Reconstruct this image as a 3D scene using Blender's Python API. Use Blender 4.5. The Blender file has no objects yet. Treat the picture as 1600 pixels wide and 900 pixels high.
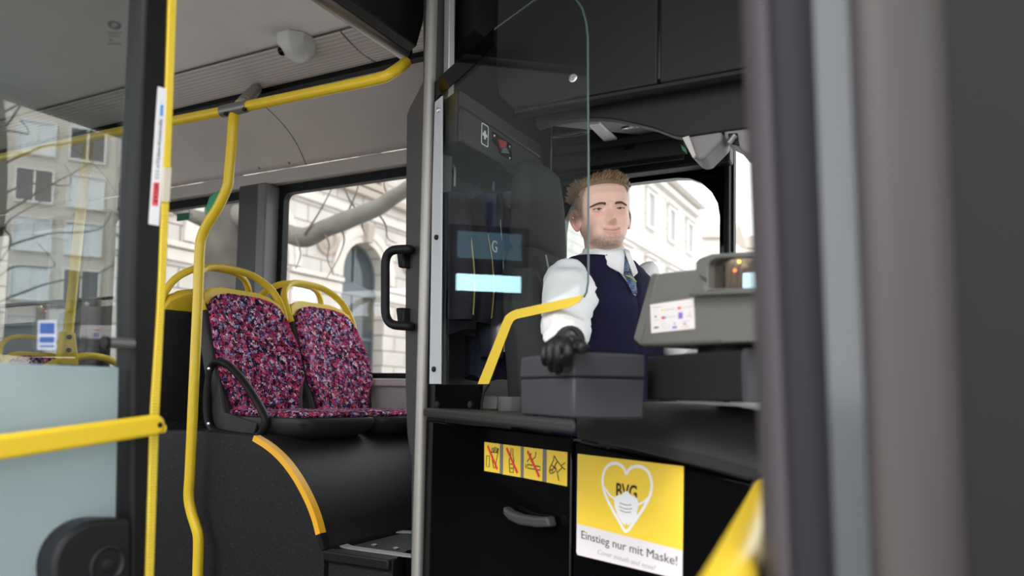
import bpy, bmesh, math, random
from mathutils import Vector, Matrix, noise
random.seed(7)
V = Vector
PI = math.pi
C = bpy.context.scene.collection
SC = bpy.context.scene
R = math.radians

# ------------------------------------------------------------------ camera, sky, exposure
CAM_Z = 1.05                       # camera height above the bus floor (floor = 0, street = -0.36)
YAW, PITCH, ROLL, FPX, SHIFT = 28.0, 3.15, 1.1, 1200.0, 104.0   # a raised (shifted) lens keeps the uprights nearly parallel
cam_d = bpy.data.cameras.new('camera')
cam = bpy.data.objects.new('camera', cam_d); C.objects.link(cam)
CM = Matrix.Rotation(R(YAW), 4, 'Z') @ Matrix.Rotation(R(90 + PITCH), 4, 'X') @ Matrix.Rotation(R(ROLL), 4, 'Z')
cam.matrix_world = Matrix.Translation((0, 0, CAM_Z)) @ CM
cam_d.sensor_width = 36.0; cam_d.lens = FPX / 1600 * 36.0
cam_d.shift_y = SHIFT / 1600; cam_d.clip_start = 0.02; cam_d.clip_end = 500
cam_d.dof.use_dof = True; cam_d.dof.focus_distance = 2.45; cam_d.dof.aperture_fstop = 2.6
SC.camera = cam

world = bpy.data.worlds.new('overcast_sky'); SC.world = world; world.use_nodes = True
wn = world.node_tree.nodes; wl = world.node_tree.links
bg = wn['Background']; bg.inputs['Strength'].default_value = 1.25
tc = wn.new('ShaderNodeTexCoord'); ns = wn.new('ShaderNodeTexNoise'); ns.inputs['Scale'].default_value = 2.2; ns.inputs['Detail'].default_value = 4
cr = wn.new('ShaderNodeValToRGB'); cr.color_ramp.elements[0].color = (0.86, 0.90, 0.96, 1); cr.color_ramp.elements[1].color = (1, 0.99, 0.98, 1)
wl.new(tc.outputs['Generated'], ns.inputs['Vector']); wl.new(ns.outputs['Fac'], cr.inputs['Fac']); wl.new(cr.outputs['Color'], bg.inputs['Color'])
sun_d = bpy.data.lights.new('sun', 'SUN'); sun_d.energy = 0.9; sun_d.angle = R(25); sun_d.color = (1, 0.96, 0.9)
sun = bpy.data.objects.new('sun', sun_d); C.objects.link(sun); sun.rotation_euler = (R(48), R(-14), 0)

SC.view_settings.view_transform = 'Standard'; SC.view_settings.look = 'None'
SC.view_settings.gamma = 1.0; SC.view_settings.use_curve_mapping = False
SC.view_settings.exposure = 1.45

# ------------------------------------------------------------------ geometry of the place: a viewing ray meets a real plane
EYE = V((0, 0, CAM_Z))
HD = V((-math.sin(R(YAW)), math.cos(R(YAW)), 0)); RT = V((math.cos(R(YAW)), math.sin(R(YAW)), 0)); UP = V((0, 0, 1))
M3 = CM.to_3x3()
def ray(u, v): return M3 @ V((u - 800.0, 450.0 + SHIFT - v, -FPX))
def W(u, v, d):
    r = ray(u, v); return EYE + r * (d / r.dot(HD))
def WN(u, v, p0, n):
    r = ray(u, v); return EYE + r * ((p0 - EYE).dot(n) / r.dot(n))
def WX(u, v, x): return WN(u, v, V((x, 0, 0)), V((1, 0, 0)))
def WY(u, v, y): return WN(u, v, V((0, y, 0)), V((0, 1, 0)))
def WZ(u, v, z): return WN(u, v, V((0, 0, z)), UP)
def adir(a): return HD * math.cos(R(a)) + RT * math.sin(R(a))      # horizontal direction a degrees off the camera's heading

# ------------------------------------------------------------------ mesh builder
class MB:
    def __init__(s): s.v = []; s.f = []
    def add(s, vs, fs):
        o = len(s.v); s.v += [V(p) for p in vs]; s.f += [tuple(i + o for i in f) for f in fs]; return s
    def box(s, a, b):
        x0, y0, z0 = a; x1, y1, z1 = b
        return s.add([(x0,y0,z0),(x1,y0,z0),(x1,y1,z0),(x0,y1,z0),(x0,y0,z1),(x1,y0,z1),(x1,y1,z1),(x0,y1,z1)],
                     [(0,3,2,1),(4,5,6,7),(0,1,5,4),(1,2,6,5),(2,3,7,6),(3,0,4,7)])
    def hexa(s, lo, hi):                                             # four bottom points, four top points
        return s.add(list(lo) + list(hi), [(0,3,2,1),(4,5,6,7),(0,1,5,4),(1,2,6,5),(2,3,7,6),(3,0,4,7)])
    def prism(s, pts, vec):
        n = len(pts); vec = V(vec); a = [V(p) for p in pts]; b = [p + vec for p in a]
        return s.add(a + b, [tuple(range(n - 1, -1, -1)), tuple(range(n, 2 * n))] + [(i, (i + 1) % n, n + (i + 1) % n, n + i) for i in range(n)])
    def ring(s, outer, inner, vec):                                  # flat frame with a hole, extruded
        n = len(outer); vec = V(vec)
        a = [V(p) for p in outer]; b = [V(p) for p in inner]
        vs = a + b + [p + vec for p in a] + [p + vec for p in b]; fs = []
        for i in range(n):
            j = (i + 1) % n
            fs += [(i, j, n + j, n + i), (2*n + i, 3*n + i, 3*n + j, 2*n + j), (i, 2*n + i, 2*n + j, j), (n + i, n + j, 3*n + j, 3*n + i)]
        return s.add(vs, fs)
    def loft(s, rings, closed=True, cap=True):
        n = len(rings[0]); vs = [p for r in rings for p in r]; fs = []
        for k in range(len(rings) - 1):
            for i in range(n if closed else n - 1):
                j = (i + 1) % n; fs.append((k*n + i, k*n + j, (k+1)*n + j, (k+1)*n + i))
        if cap and closed: fs += [tuple(range(n - 1, -1, -1)), tuple(range((len(rings) - 1) * n, len(rings) * n))]
        return s.add(vs, fs)
    def tube(s, path, r, n=12, cap=True, closed=False, flat=None):
        path = [V(p) for p in path]; m = len(path); rings = []; up = None
        for i, p in enumerate(path):
            a = path[(i - 1) % m] if closed or i else p; b = path[(i + 1) % m] if closed or i < m - 1 else p
            t = (b - a).normalized()
            if up is None:
                up = t.orthogonal().normalized() if flat is None else (V(flat) - t * V(flat).dot(t)).normalized()
            else:
                up = (up - t * up.dot(t)).normalized()
            w = t.cross(up); rr = r[round(i*(len(r) - 1)/max(1, m - 1))] if isinstance(r, list) else r
            ra, rb = rr if isinstance(rr, tuple) else (rr, rr)
            rings.append([p + up * (ra * math.cos(2*PI*k/n)) + w * (rb * math.sin(2*PI*k/n)) for k in range(n)])
        if closed: rings.append(rings[0])
        return s.loft(rings, True, cap and not closed)
    def lathe(s, p, axis, prof, n=24):                               # prof: (radius, along)
        axis = V(axis).normalized(); a = axis.orthogonal().normalized(); b = axis.cross(a); p = V(p)
        return s.loft([[p + axis*h + a*(r*math.cos(2*PI*k/n)) + b*(r*math.sin(2*PI*k/n)) for k in range(n)] for r, h in prof])
    def grid(s, rows):
        n = len(rows[0]); return s.add([p for r in rows for p in r], [(k*n+i, k*n+i+1, (k+1)*n+i+1, (k+1)*n+i) for k in range(len(rows)-1) for i in range(n-1)])
    def ball(s, p, r, n=16, sx=1, sy=1, sz=1):
        p = V(p); return s.loft([[p + V((r*sx*math.sin(PI*k/(n//2))*math.cos(2*PI*i/n), r*sy*math.sin(PI*k/(n//2))*math.sin(2*PI*i/n), r*sz*math.cos(PI*k/(n//2)))) for i in range(n)] for k in [0.02] + list(range(1, n//2)) + [n//2 - 0.02]])

def obj(name, mb, mat, parent=None, bevel=0, seg=2, smooth=True, angle=35, solid=0, sub=0, origin=None, offset=-1):
    me = bpy.data.meshes.new(name)
    o = bpy.data.objects.new(name, me); C.objects.link(o)
    vs = mb.v
    if parent is not None:
        base = world_loc(parent); o.parent = parent
    else:
        if origin is None:
            lo = [min(p[i] for p in vs) for i in range(3)]; hi = [max(p[i] for p in vs) for i in range(3)]
            origin = V(((lo[0]+hi[0])/2, (lo[1]+hi[1])/2, lo[2]))
        base = V(origin); o.location = base
    me.from_pydata([tuple(p - base) for p in vs], [], mb.f)
    bm = bmesh.new(); bm.from_mesh(me); bmesh.ops.recalc_face_normals(bm, faces=bm.faces); bm.to_mesh(me); bm.free()
    me.materials.append(mat)
    if smooth:
        me.polygons.foreach_set('use_smooth', [True] * len(me.polygons)); me.set_sharp_from_angle(angle=R(angle))
    if solid:
        m = o.modifiers.new('s', 'SOLIDIFY'); m.thickness = solid; m.offset = offset
    if bevel:
        m = o.modifiers.new('b', 'BEVEL'); m.width = bevel; m.segments = seg; m.limit_method = 'ANGLE'; m.angle_limit = R(38); m.harden_normals = False
    if sub:
        m = o.modifiers.new('u', 'SUBSURF'); m.levels = sub; m.render_levels = sub
    o['at'] = list(base)
    return o
def world_loc(o): return V(o['at'])
def thing(name, label, cat, loc, group=None):
    o = bpy.data.objects.new(name, None); C.objects.link(o); o.location = loc; o['at'] = list(V(loc)); o.empty_display_size = .1
    return tag(o, label, cat, group)
def tag(o, label, cat, group=None, kind=None):
    o['label'] = label; o['category'] = cat
    if group: o['group'] = group
    if kind: o['kind'] = kind
    return o
def struct(name, mb, mat, parent=None, **k):
    o = obj(name, mb, mat, parent, **k)
    if parent is None: o['kind'] = 'structure'
    return o
def copy_tree(o, parent=None):
    c = o.copy(); C.objects.link(c)
    if parent is not None: c.parent = parent
    for ch in o.children: copy_tree(ch, c)
    return c
def crom(pts, n=8, closed=False):
    pts = [V(p) for p in pts]; out = []; m = len(pts)
    for i in range(m if closed else m - 1):
        g = (lambda k: pts[k % m]) if closed else (lambda k: pts[max(0, min(m - 1, k))])
        p0, p1, p2, p3 = g(i-1), g(i), g(i+1), g(i+2)
        for k in range(n):
            t = k / n
            out.append(.5*((2*p1) + (p2-p0)*t + (2*p0-5*p1+4*p2-p3)*t*t + (3*p1-p0-3*p2+p3)*t*t*t))
    if not closed: out.append(pts[-1])
    return out
def fillet(pts, r, n=6):
    pts = [V(p) for p in pts]; out = [pts[0]]
    for i in range(1, len(pts) - 1):
        a, b, c = pts[i-1], pts[i], pts[i+1]
        k = min(r, (a-b).length*.48, (c-b).length*.48)
        p, q = b + (a-b).normalized()*k, b + (c-b).normalized()*k
        for j in range(n + 1):
            t = j/n; out.append(p*(1-t)**2 + b*2*t*(1-t) + q*t*t)
    out.append(pts[-1]); return out
def rrect(w, h, r, n=5):                                             # rounded rectangle, counter-clockwise, centred
    out = []
    for cx, cy, a0 in ((w/2-r, h/2-r, 0), (-w/2+r, h/2-r, 90), (-w/2+r, -h/2+r, 180), (w/2-r, -h/2+r, 270)):
        for k in range(n + 1):
            a = R(a0 + 90*k/n); out.append((cx + r*math.cos(a), cy + r*math.sin(a)))
    return out
def text_mb(s, size, org, ex, ey, depth=.0004, sx=1.0, align='LEFT', shear=0, bold=0):
    cu = bpy.data.curves.new('t', 'FONT'); cu.body = s; cu.size = 1; cu.extrude = depth/size; cu.align_x = align; cu.shear = shear; cu.offset = bold; cu.resolution_u = 5
    o = bpy.data.objects.new('t', cu); C.objects.link(o); bpy.context.view_layer.update()
    me = bpy.data.meshes.new_from_object(o.evaluated_get(bpy.context.evaluated_depsgraph_get()))
    ex = V(ex).normalized(); ey = V(ey).normalized(); ez = ex.cross(ey); org = V(org)
    m = MB(); m.add([org + ex*(v.co.x*sx*size) + ey*(v.co.y*size) + ez*(v.co.z*size) for v in me.vertices], [tuple(p.vertices) for p in me.polygons])
    C.objects.unlink(o); bpy.data.objects.remove(o); bpy.data.meshes.remove(me); bpy.data.curves.remove(cu)
    return m

# ------------------------------------------------------------------ materials
MATS = {}
def mat(name, col, rough=.5, metal=0, bump=0, bscale=200, var=.06, vscale=6, spec=.5, emit=None, estr=0, coat=0):
    if name in MATS: return MATS[name]
    m = bpy.data.materials.new(name); m.use_nodes = True; n = m.node_tree.nodes; l = m.node_tree.links; b = n['Principled BSDF']
    b.inputs['Roughness'].default_value = rough; b.inputs['Metallic'].default_value = metal; b.inputs['Specular IOR Level'].default_value = spec
    b.inputs['Coat Weight'].default_value = coat; b.inputs['Coat Roughness'].default_value = .08
    t = n.new('ShaderNodeTexCoord')
    x = n.new('ShaderNodeTexNoise'); x.inputs['Scale'].default_value = vscale; x.inputs['Detail'].default_value = 5
    mx = n.new('ShaderNodeMix'); mx.data_type = 'RGBA'
    mx.inputs[6].default_value = (*[c*(1-var) for c in col], 1); mx.inputs[7].default_value = (*[min(1, c*(1+var)) for c in col], 1)
    l.new(t.outputs['Object'], x.inputs['Vector']); l.new(x.outputs['Fac'], mx.inputs[0]); l.new(mx.outputs[2], b.inputs['Base Color'])
    if bump:
        y = n.new('ShaderNodeTexNoise'); y.inputs['Scale'].default_value = bscale; y.inputs['Detail'].default_value = 3
        bp = n.new('ShaderNodeBump'); bp.inputs['Strength'].default_value = bump; bp.inputs['Distance'].default_value = .002
        l.new(t.outputs['Object'], y.inputs['Vector']); l.new(y.outputs['Fac'], bp.inputs['Height']); l.new(bp.outputs['Normal'], b.inputs['Normal'])
    if emit: b.inputs['Emission Color'].default_value = (*emit, 1); b.inputs['Emission Strength'].default_value = estr
    MATS[name] = m; return m
def glass(name, tint=(.9, .94, .93), ior=1.5, k=1.0, gcol=(1, 1, 1)):
    m = bpy.data.materials.new(name); m.use_nodes = True; n = m.node_tree.nodes; l = m.node_tree.links; n.clear()
    o = n.new('ShaderNodeOutputMaterial'); t = n.new('ShaderNodeBsdfTransparent'); t.inputs[0].default_value = (*tint, 1)
    g = n.new('ShaderNodeBsdfGlossy'); g.inputs['Roughness'].default_value = 0.0; g.inputs['Color'].default_value = (*gcol, 1)
    f = n.new('ShaderNodeFresnel'); f.inputs['IOR'].default_value = ior
    ge = n.new('ShaderNodeNewGeometry'); iv = n.new('ShaderNodeMix'); iv.data_type = 'FLOAT'; iv.inputs[2].default_value = ior; iv.inputs[3].default_value = 1/ior
    l.new(ge.outputs['Backfacing'], iv.inputs[0]); l.new(iv.outputs[0], f.inputs['IOR'])
    mm = n.new('ShaderNodeMath'); mm.operation = 'MULTIPLY'; mm.use_clamp = True; mm.inputs[1].default_value = k
    x = n.new('ShaderNodeMixShader')
    l.new(f.outputs[0], mm.inputs[0]); l.new(mm.outputs[0], x.inputs[0]); l.new(t.outputs[0], x.inputs[1]); l.new(g.outputs[0], x.inputs[2]); l.new(x.outputs[0], o.inputs[0])
    return m
def ramp(n, stops, const=True):
    r = n.new('ShaderNodeValToRGB'); e = r.color_ramp; e.interpolation = 'CONSTANT' if const else 'LINEAR'
    while len(e.elements) < len(stops): e.elements.new(.5)
    for el, (p, c) in zip(e.elements, stops): el.position = p; el.color = (*c, 1)
    return r
def fabric_mat():
    m = mat('moquette', (.5, .5, .5), .95, spec=.1); n = m.node_tree.nodes; l = m.node_tree.links; b = n['Principled BSDF']
    t = n.new('ShaderNodeTexCoord'); no = n.new('ShaderNodeTexNoise'); no.inputs['Scale'].default_value = 90; no.inputs['Detail'].default_value = 2
    mp = n.new('ShaderNodeMix'); mp.data_type = 'RGBA'; mp.inputs[0].default_value = .035
    l.new(t.outputs['Object'], no.inputs['Vector']); l.new(t.outputs['Object'], mp.inputs[6]); l.new(no.outputs['Color'], mp.inputs[7])
    vo = n.new('ShaderNodeTexVoronoi'); vo.inputs['Scale'].default_value = 112; vo.inputs['Randomness'].default_value = 1
    l.new(mp.outputs[2], vo.inputs['Vector'])
    sp = n.new('ShaderNodeSeparateColor'); l.new(vo.outputs['Color'], sp.inputs[0])
    r = ramp(n, [(0, (.008, .007, .016)), (.31, (.020, .018, .075)), (.45, (.15, .035, .16)), (.53, (.38, .022, .075)), (.69, (.64, .075, .14)), (.79, (.54, .20, .36)), (.86, (.26, .30, .58)), (.93, (.72, .66, .72))])
    l.new(sp.outputs[0], r.inputs[0]); l.new(r.outputs[0], b.inputs['Base Color'])
    bp = n.new('ShaderNodeBump'); bp.inputs['Strength'].default_value = .35; bp.inputs['Distance'].default_value = .002
    l.new(sp.outputs[1], bp.inputs['Height']); l.new(bp.outputs['Normal'], b.inputs['Normal'])
    return m
def speckle_mat(name, base, speck, rough=.55, scale=160):
    m = mat(name, base, rough, bump=.25, bscale=260, spec=.25); n = m.node_tree.nodes; l = m.node_tree.links; b = n['Principled BSDF']
    t = n.new('ShaderNodeTexCoord'); vo = n.new('ShaderNodeTexVoronoi'); vo.inputs['Scale'].default_value = scale
    l.new(t.outputs['Object'], vo.inputs['Vector'])
    sp = n.new('ShaderNodeSeparateColor'); l.new(vo.outputs['Color'], sp.inputs[0])
    a = n.new('ShaderNodeMath'); a.operation = 'GREATER_THAN'; a.inputs[1].default_value = .86; l.new(sp.outputs[0], a.inputs[0])
    d = n.new('ShaderNodeMath'); d.operation = 'LESS_THAN'; d.inputs[1].default_value = .32; l.new(vo.outputs['Distance'], d.inputs[0])
    q = n.new('ShaderNodeMath'); q.operation = 'MULTIPLY'; l.new(a.outputs[0], q.inputs[0]); l.new(d.outputs[0], q.inputs[1])
    mx = n.new('ShaderNodeMix'); mx.data_type = 'RGBA'; mx.inputs[6].default_value = (*base, 1); mx.inputs[7].default_value = (*speck, 1)
    l.new(q.outputs[0], mx.inputs[0]); l.new(mx.outputs[2], b.inputs['Base Color']); return m
def stripe_mat(name, c1, c2, axis='X', scale=40, rough=.5, metal=0, bump=.6):
    m = mat(name, c1, rough, metal); n = m.node_tree.nodes; l = m.node_tree.links; b = n['Principled BSDF']
    t = n.new('ShaderNodeTexCoord'); w = n.new('ShaderNodeTexWave'); w.bands_direction = axis; w.inputs['Scale'].default_value = scale
    l.new(t.outputs['Object'], w.inputs['Vector'])
    mx = n.new('ShaderNodeMix'); mx.data_type = 'RGBA'; mx.inputs[6].default_value = (*c1, 1); mx.inputs[7].default_value = (*c2, 1)
    l.new(w.outputs['Fac'], mx.inputs[0]); l.new(mx.outputs[2], b.inputs['Base Color'])
    bp = n.new('ShaderNodeBump'); bp.inputs['Strength'].default_value = bump; bp.inputs['Distance'].default_value = .003
    l.new(w.outputs['Fac'], bp.inputs['Height']); l.new(bp.outputs['Normal'], b.inputs['Normal']); return m
def ashlar_mat(name, c1, c2, joint, bw=1.1, bh=.45):
    m = mat(name, c1, .85); n = m.node_tree.nodes; l = m.node_tree.links; b = n['Principled BSDF']
    t = n.new('ShaderNodeTexCoord'); mp = n.new('ShaderNodeMapping'); mp.inputs['Rotation'].default_value = (R(90), 0, R(90))
    sx = n.new('ShaderNodeSeparateXYZ'); cx = n.new('ShaderNodeCombineXYZ')
    l.new(t.outputs['Object'], sx.inputs[0]); l.new(sx.outputs['Y'], cx.inputs['X']); l.new(sx.outputs['Z'], cx.inputs['Y'])
    k = n.new('ShaderNodeTexBrick'); k.inputs['Scale'].default_value = 1; k.inputs['Brick Width'].default_value = bw; k.inputs['Row Height'].default_value = bh
    k.inputs['Mortar Size'].default_value = .018; k.inputs['Color1'].default_value = (*c1, 1); k.inputs['Color2'].default_value = (*c2, 1); k.inputs['Mortar'].default_value = (*joint, 1)
    l.new(cx.outputs[0], k.inputs['Vector'])
    no = n.new('ShaderNodeTexNoise'); no.inputs['Scale'].default_value = 1.3; no.inputs['Detail'].default_value = 6; l.new(t.outputs['Object'], no.inputs['Vector'])
    mx = n.new('ShaderNodeMix'); mx.data_type = 'RGBA'; mx.blend_type = 'MULTIPLY'; mx.inputs[0].default_value = .35
    l.new(k.outputs['Color'], mx.inputs[6]); l.new(no.outputs['Fac'], mx.inputs[7]); l.new(mx.outputs[2], b.inputs['Base Color'])
    bp = n.new('ShaderNodeBump'); bp.inputs['Strength'].default_value = .6; bp.inputs['Distance'].default_value = .02; bp.invert = True
    l.new(k.outputs['Fac'], bp.inputs['Height']); l.new(bp.outputs['Normal'], b.inputs['Normal']); n.remove(mp); return m

M_PLASTIC = mat('charcoal_plastic', (.030, .029, .0295), .45, spec=.22, bump=.25, bscale=700)
M_DARK = mat('dark_plastic', (.011, .0105, .011), .5, spec=.22, bump=.2, bscale=600)
M_LINING = mat('cab_lining', (.018, .0165, .017), .6, spec=.22, bump=.15, bscale=500)
M_BLACK = mat('black_rubber', (.007, .007, .008), .55, spec=.25)
M_GLOSSBLACK = mat('gloss_black_panel', (.002, .002, .0025), .06, spec=.25)
M_YELLOW = mat('yellow_powder_coat', (.72, .50, .025), .30, bump=.05, bscale=300, spec=.4)
M_YELLOW2 = mat('yellow_plastic', (.70, .49, .03), .45, spec=.35)
M_CEIL = mat('ceiling_lining', (.74, .715, .695), .6, bump=.05)
M_COVE = mat('cove_lining', (.72, .68, .65), .5)
M_TRIM = mat('grey_trim', (.50, .47, .45), .45)
M_ALU = mat('brushed_aluminium', (.72, .72, .71), .32, metal=1, bump=.1, bscale=400)
M_ALUW = mat('anodised_strip', (.62, .63, .63), .42, metal=.6)
M_FABRIC = fabric_mat()
M_SPECK = speckle_mat('speckled_vinyl', (.013, .013, .0145), (.062, .062, .062), scale=230)
M_FLOOR = speckle_mat('floor_vinyl', (.016, .016, .018), (.08, .08, .08), scale=230)
M_GLASS = glass('window_glass', (.93, .95, .94), 1.45, 1.0)
M_SCREEN = glass('cab_screen_glass', (.965, .98, .98), 1.5, .6)
M_GREYMETAL = mat('grey_metal', (.22, .22, .22), .4, metal=.7)
M_WHITE = mat('white_print', (.86, .86, .86), .5)
M_RED = mat('red_print', (.72, .03, .03), .5)
M_BLACKPRINT = mat('black_print', (.01, .01, .01), .5)
M_SIGNYEL = mat('sign_yellow', (.86, .60, .05), .45)
# ================================================================== THE BUS SHELL
YW = 2.90                                                            # inner face of the far side wall
XR, XF = -9.5, 1.35                                                  # rear and front ends of the saloon
ZS = WY(600, 585, YW).z; ZT = WY(519, 292, YW).z; ZC = WY(450, 266, YW).z
Y_SLOT, Y_STRIP = 2.52, 2.27
Z_SLOT = WY(450, 141, Y_SLOT).z; Z_SLOT2 = WY(450, 129, Y_SLOT - .03).z; Z_STRIP = WY(450, 71, Y_STRIP).z
ZR = Z_STRIP + .012
X_CAB = -1.36                                                        # cab rear partition
struct('floor', MB().box((XR, .35, -.06), (XF, YW, 0)), M_FLOOR)
struct('floor_cab', MB().box((X_CAB + .02, 2.02, 0), (1.2, YW - .03, .385)), M_FLOOR)
struct('wall_left', MB().box((XR, YW, -.3), (XF, YW + .06, ZS - .055)), mat('side_lining', (.40, .38, .36), .6, bump=.3, bscale=300))
struct('trim_1', MB().box((XR, YW - .035, ZS - .055), (-1.4, YW + .06, ZS - .02)), M_TRIM, bevel=.006)          # sill rail
struct('trim_2', MB().box((XR, YW - .03, ZT + .058), (X_CAB, YW + .06, ZC)), M_TRIM, bevel=.008)                 # rail above the windows
struct('trim_3', MB().box((XR, YW - .036, ZT + .050), (X_CAB, YW + .01, ZT + .062)), M_TRIM)
def cove_pts():
    a, b = V((0, YW - .03, ZC)), V((0, Y_SLOT, Z_SLOT)); out = []
    for k in range(13):
        t = k/12; p = a.lerp(b, t); p += V((0, .075, .045)) * math.sin(PI*t) * .55; out.append(p)
    return out
m = MB(); cp = cove_pts(); m.loft([[V((x, p.y, p.z)) for p in cp] for x in (XR, X_CAB)], closed=False, cap=False)
struct('wall_cove', m, M_COVE, solid=.02, offset=1)
m = MB()
for sx in (-2.72, -4.2, -5.7, -7.2):
    m.loft([[V((x, p.y - .0015, p.z - .0015)) for p in cp] for x in (sx, sx + .004)], closed=False, cap=False)
struct('trim_4', m, M_DARK)
def fastener(p, n): 
    o = obj('cove_screw', MB().lathe(p, n, [(.001, 0), (.012, 0), (.012, .003), (.006, .006), (.001, .006)], 14), M_GREYMETAL); return o
for i, (u, v) in enumerate(((408, 268), (455, 259))):
    p = WY(u, v, YW - .03); fs = fastener(V((p.x, YW - .042, ZC + .025)), V((0, -1, -.4)))
    tag(fs, ('small screw cap low on the pale cove panel, the one closer to the yellow pole', 'small screw cap low on the pale cove panel, the one closer to the dark post')[i], 'screw', 'screw caps on the cove panel')
m = MB(); m.box((XR, Y_SLOT - .03, Z_SLOT - .004), (X_CAB, Y_SLOT + .01, Z_SLOT2 + .03)); struct('trim_5', m, M_BLACK)      # dark air slot
struct('ceiling', MB().box((XR, .35, ZR), (X_CAB + .1, Y_STRIP, ZR + .04)), M_CEIL)
struct('ceiling_front', MB().box((X_CAB + .1, .35, 2.42), (XF, YW + .06, 2.46)), M_LINING)
# ribbed light cover running along the ceiling edge
M_RIB = stripe_mat('ribbed_diffuser', (.62, .57, .54), (.46, .42, .40), 'Y', 16, .35)
t = thing('light_cover', 'long ribbed translucent light cover along the edge of the pale ceiling', 'ceiling light', (-4, Y_STRIP, Z_STRIP))
for x0, x1 in ((XR, -5.4), (-5.39, -2.0), (-1.99, X_CAB)):
    m = MB(); rows = []
    for k in range(49):
        s = k/48; y = Y_STRIP + (Y_SLOT - .03 - Y_STRIP)*s; z = Z_STRIP + (Z_SLOT2 - Z_STRIP)*s - .012*math.sin(PI*s) - (.0025 if k % 2 else 0)
        rows.append([V((x, y, z)) for x in (x0, x1)])
    obj('diffuser', m.grid(rows), M_RIB, t, solid=.006, smooth=False)
struct('roof', MB().box((XR - .1, .28, 2.50), (XF + .08, YW + .08, 2.56)), M_TRIM)
# far side windows, window posts
def winx(u, v=420): return WY(u, v, YW).x
XP0, XP1 = winx(381), winx(432)                                      # dark post between the two saloon windows
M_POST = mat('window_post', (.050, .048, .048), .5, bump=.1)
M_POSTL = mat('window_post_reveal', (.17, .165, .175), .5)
posts = [(XP0, XP1)] + [(XP0 - 1.42*k - .0, XP1 - 1.42*k) for k in range(1, 5)]
for i, (a, b) in enumerate(posts):
    w = b - a
    m = MB(); m.box((a + .02, YW - .075, ZS - .02), (b - .02, YW + .05, ZT + .05))
    pl = struct('pillar_%d' % (i + 1), m, M_POST, bevel=.012, seg=3)
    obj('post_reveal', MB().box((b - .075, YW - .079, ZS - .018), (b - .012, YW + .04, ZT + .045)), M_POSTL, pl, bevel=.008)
def framed_window(k, x0, x1, z0, z1, r=.04, band=.035, bandmat=M_BLACK):
    w, h = x1 - x0, z1 - z0; cx, cz = (x0 + x1)/2, (z0 + z1)/2
    P = lambda q, y: V((cx + q[0], y, cz + q[1]))
    out = [P(q, YW + .012) for q in rrect(w, h, .006)]; inn = [P(q, YW + .012) for q in rrect(w - 2*band, h - 2*band, r)]
    f = struct('window_%d' % k, MB().ring(out, inn, (0, .04, 0)), bandmat)
    obj('window_glass', MB().box((x0 + .004, YW + .03, z0 + .004), (x1 - .004, YW + .036, z1 - .004)), M_GLASS, f)
    return f
framed_window(1, posts[1][1] - .02, XP0 + .03, ZS - .045, ZT + .058, band=.052)
framed_window(2, XP1 - .03, X_CAB - .02, ZS - .045, ZT + .058, band=.052)
for j in range(1, 4):
    framed_window(4 + j, posts[j+1][1] - .02, posts[j][0] + .03, ZS - .045, ZT + .058, band=.052)
# driver's side windows
DX0, DX1, DX2 = winx(868), winx(1135), winx(1140)
DZT = WY(1000, 284, YW).z
framed_window(3, DX0, DX1 - .0, .78, DZT + .03, r=.17, band=.028, bandmat=M_GLOSSBLACK)
struct('pillar_9', MB().box((DX1 - .004, YW - .03, .75), (DX2 + .004, YW + .05, 2.2)), M_BLACK, bevel=.006)
framed_window(4, DX2, XF, .78, 2.34, r=.02, band=.012)
struct('wall_left_front', MB().box((X_CAB, YW - .02, DZT + .03), (DX2 - .02, YW + .06, 2.46)), M_LINING)
struct('wall_left_post', MB().box((X_CAB, YW - .03, .7), (DX0 + .02, YW + .06, 2.3)), M_LINING, bevel=.01)
# rear end and near side of the saloon
m = MB(); m.box((XR - .06, .35, -.3), (XR, YW, 2.5))
struct('wall_back', m, M_LINING)
m = MB(); m.box((XR, .30, -.3), (-1.25, .36, 1.05)); m.box((XR, .30, 2.0), (-1.25, .36, 2.5))
for x in (-9.5, -8.0, -6.5, -5.0, -3.5, -2.0): m.box((x, .30, 1.05), (x + .16, .36, 2.0))
struct('wall_right', m, M_TRIM)

# ================================================================== THE STREET
struct('street', MB().box((-90, -60, -.46), (90, 90, -.36)), mat('pale_paving', (.38, .37, .36), .9, bump=.3, bscale=40))
# stone building across the side street: its front runs away from the camera
FX = -14.0; FY0, BAY = 2.0, 4.35; NB = 12
M_STONE = ashlar_mat('pale_stone', (.66, .60, .56), (.60, .54, .50), (.26, .22, .20))
M_STONE2 = mat('stone_molding', (.62, .555, .51), .85, var=.12, vscale=3)
M_STONE3 = mat('stone_band', (.40, .33, .28), .85, var=.12, vscale=3)
M_STONE_HAZE = ashlar_mat('hazed_stone', (.78, .74, .71), (.72, .68, .65), (.40, .37, .345)); M_STONE2_HAZE = mat('hazed_molding', (.70, .655, .62), .85, var=.08, vscale=3); M_PANE_HAZE = mat('hazed_pane', (.34, .35, .36), .4)  # paler copies of stone, molding and pane: haze and glare painted into the colour
M_WFRAME = mat('grey_window_frame', (.10, .115, .13), .5)
M_PANE = mat('dark_window_pane', (.05, .06, .07), .08, spec=.5)
b = thing('stone_building', 'pale stone building with arched windows and round medallions across the street', 'building', (FX - 4, 27, -.36))
Z1, Z2, Z3, SPR, AR = 6.15, 6.65, 15.0, 4.42, .95
ARS = lambda i: 1.36 if i == 2 else AR                            # one wider portal bay
wall, wall_n = MB(), MB(); NL = 4                                 # beyond the fourth bay the same front is paled to imitate window haze
def arch(cy, half, z0, spr, n=16, x=FX):
    return [V((x, cy - half, z0))] + [V((x, cy - half*math.cos(PI*k/n), spr + half*math.sin(PI*k/n))) for k in range(n + 1)] + [V((x, cy + half, z0))]
wall_f = wall
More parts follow.
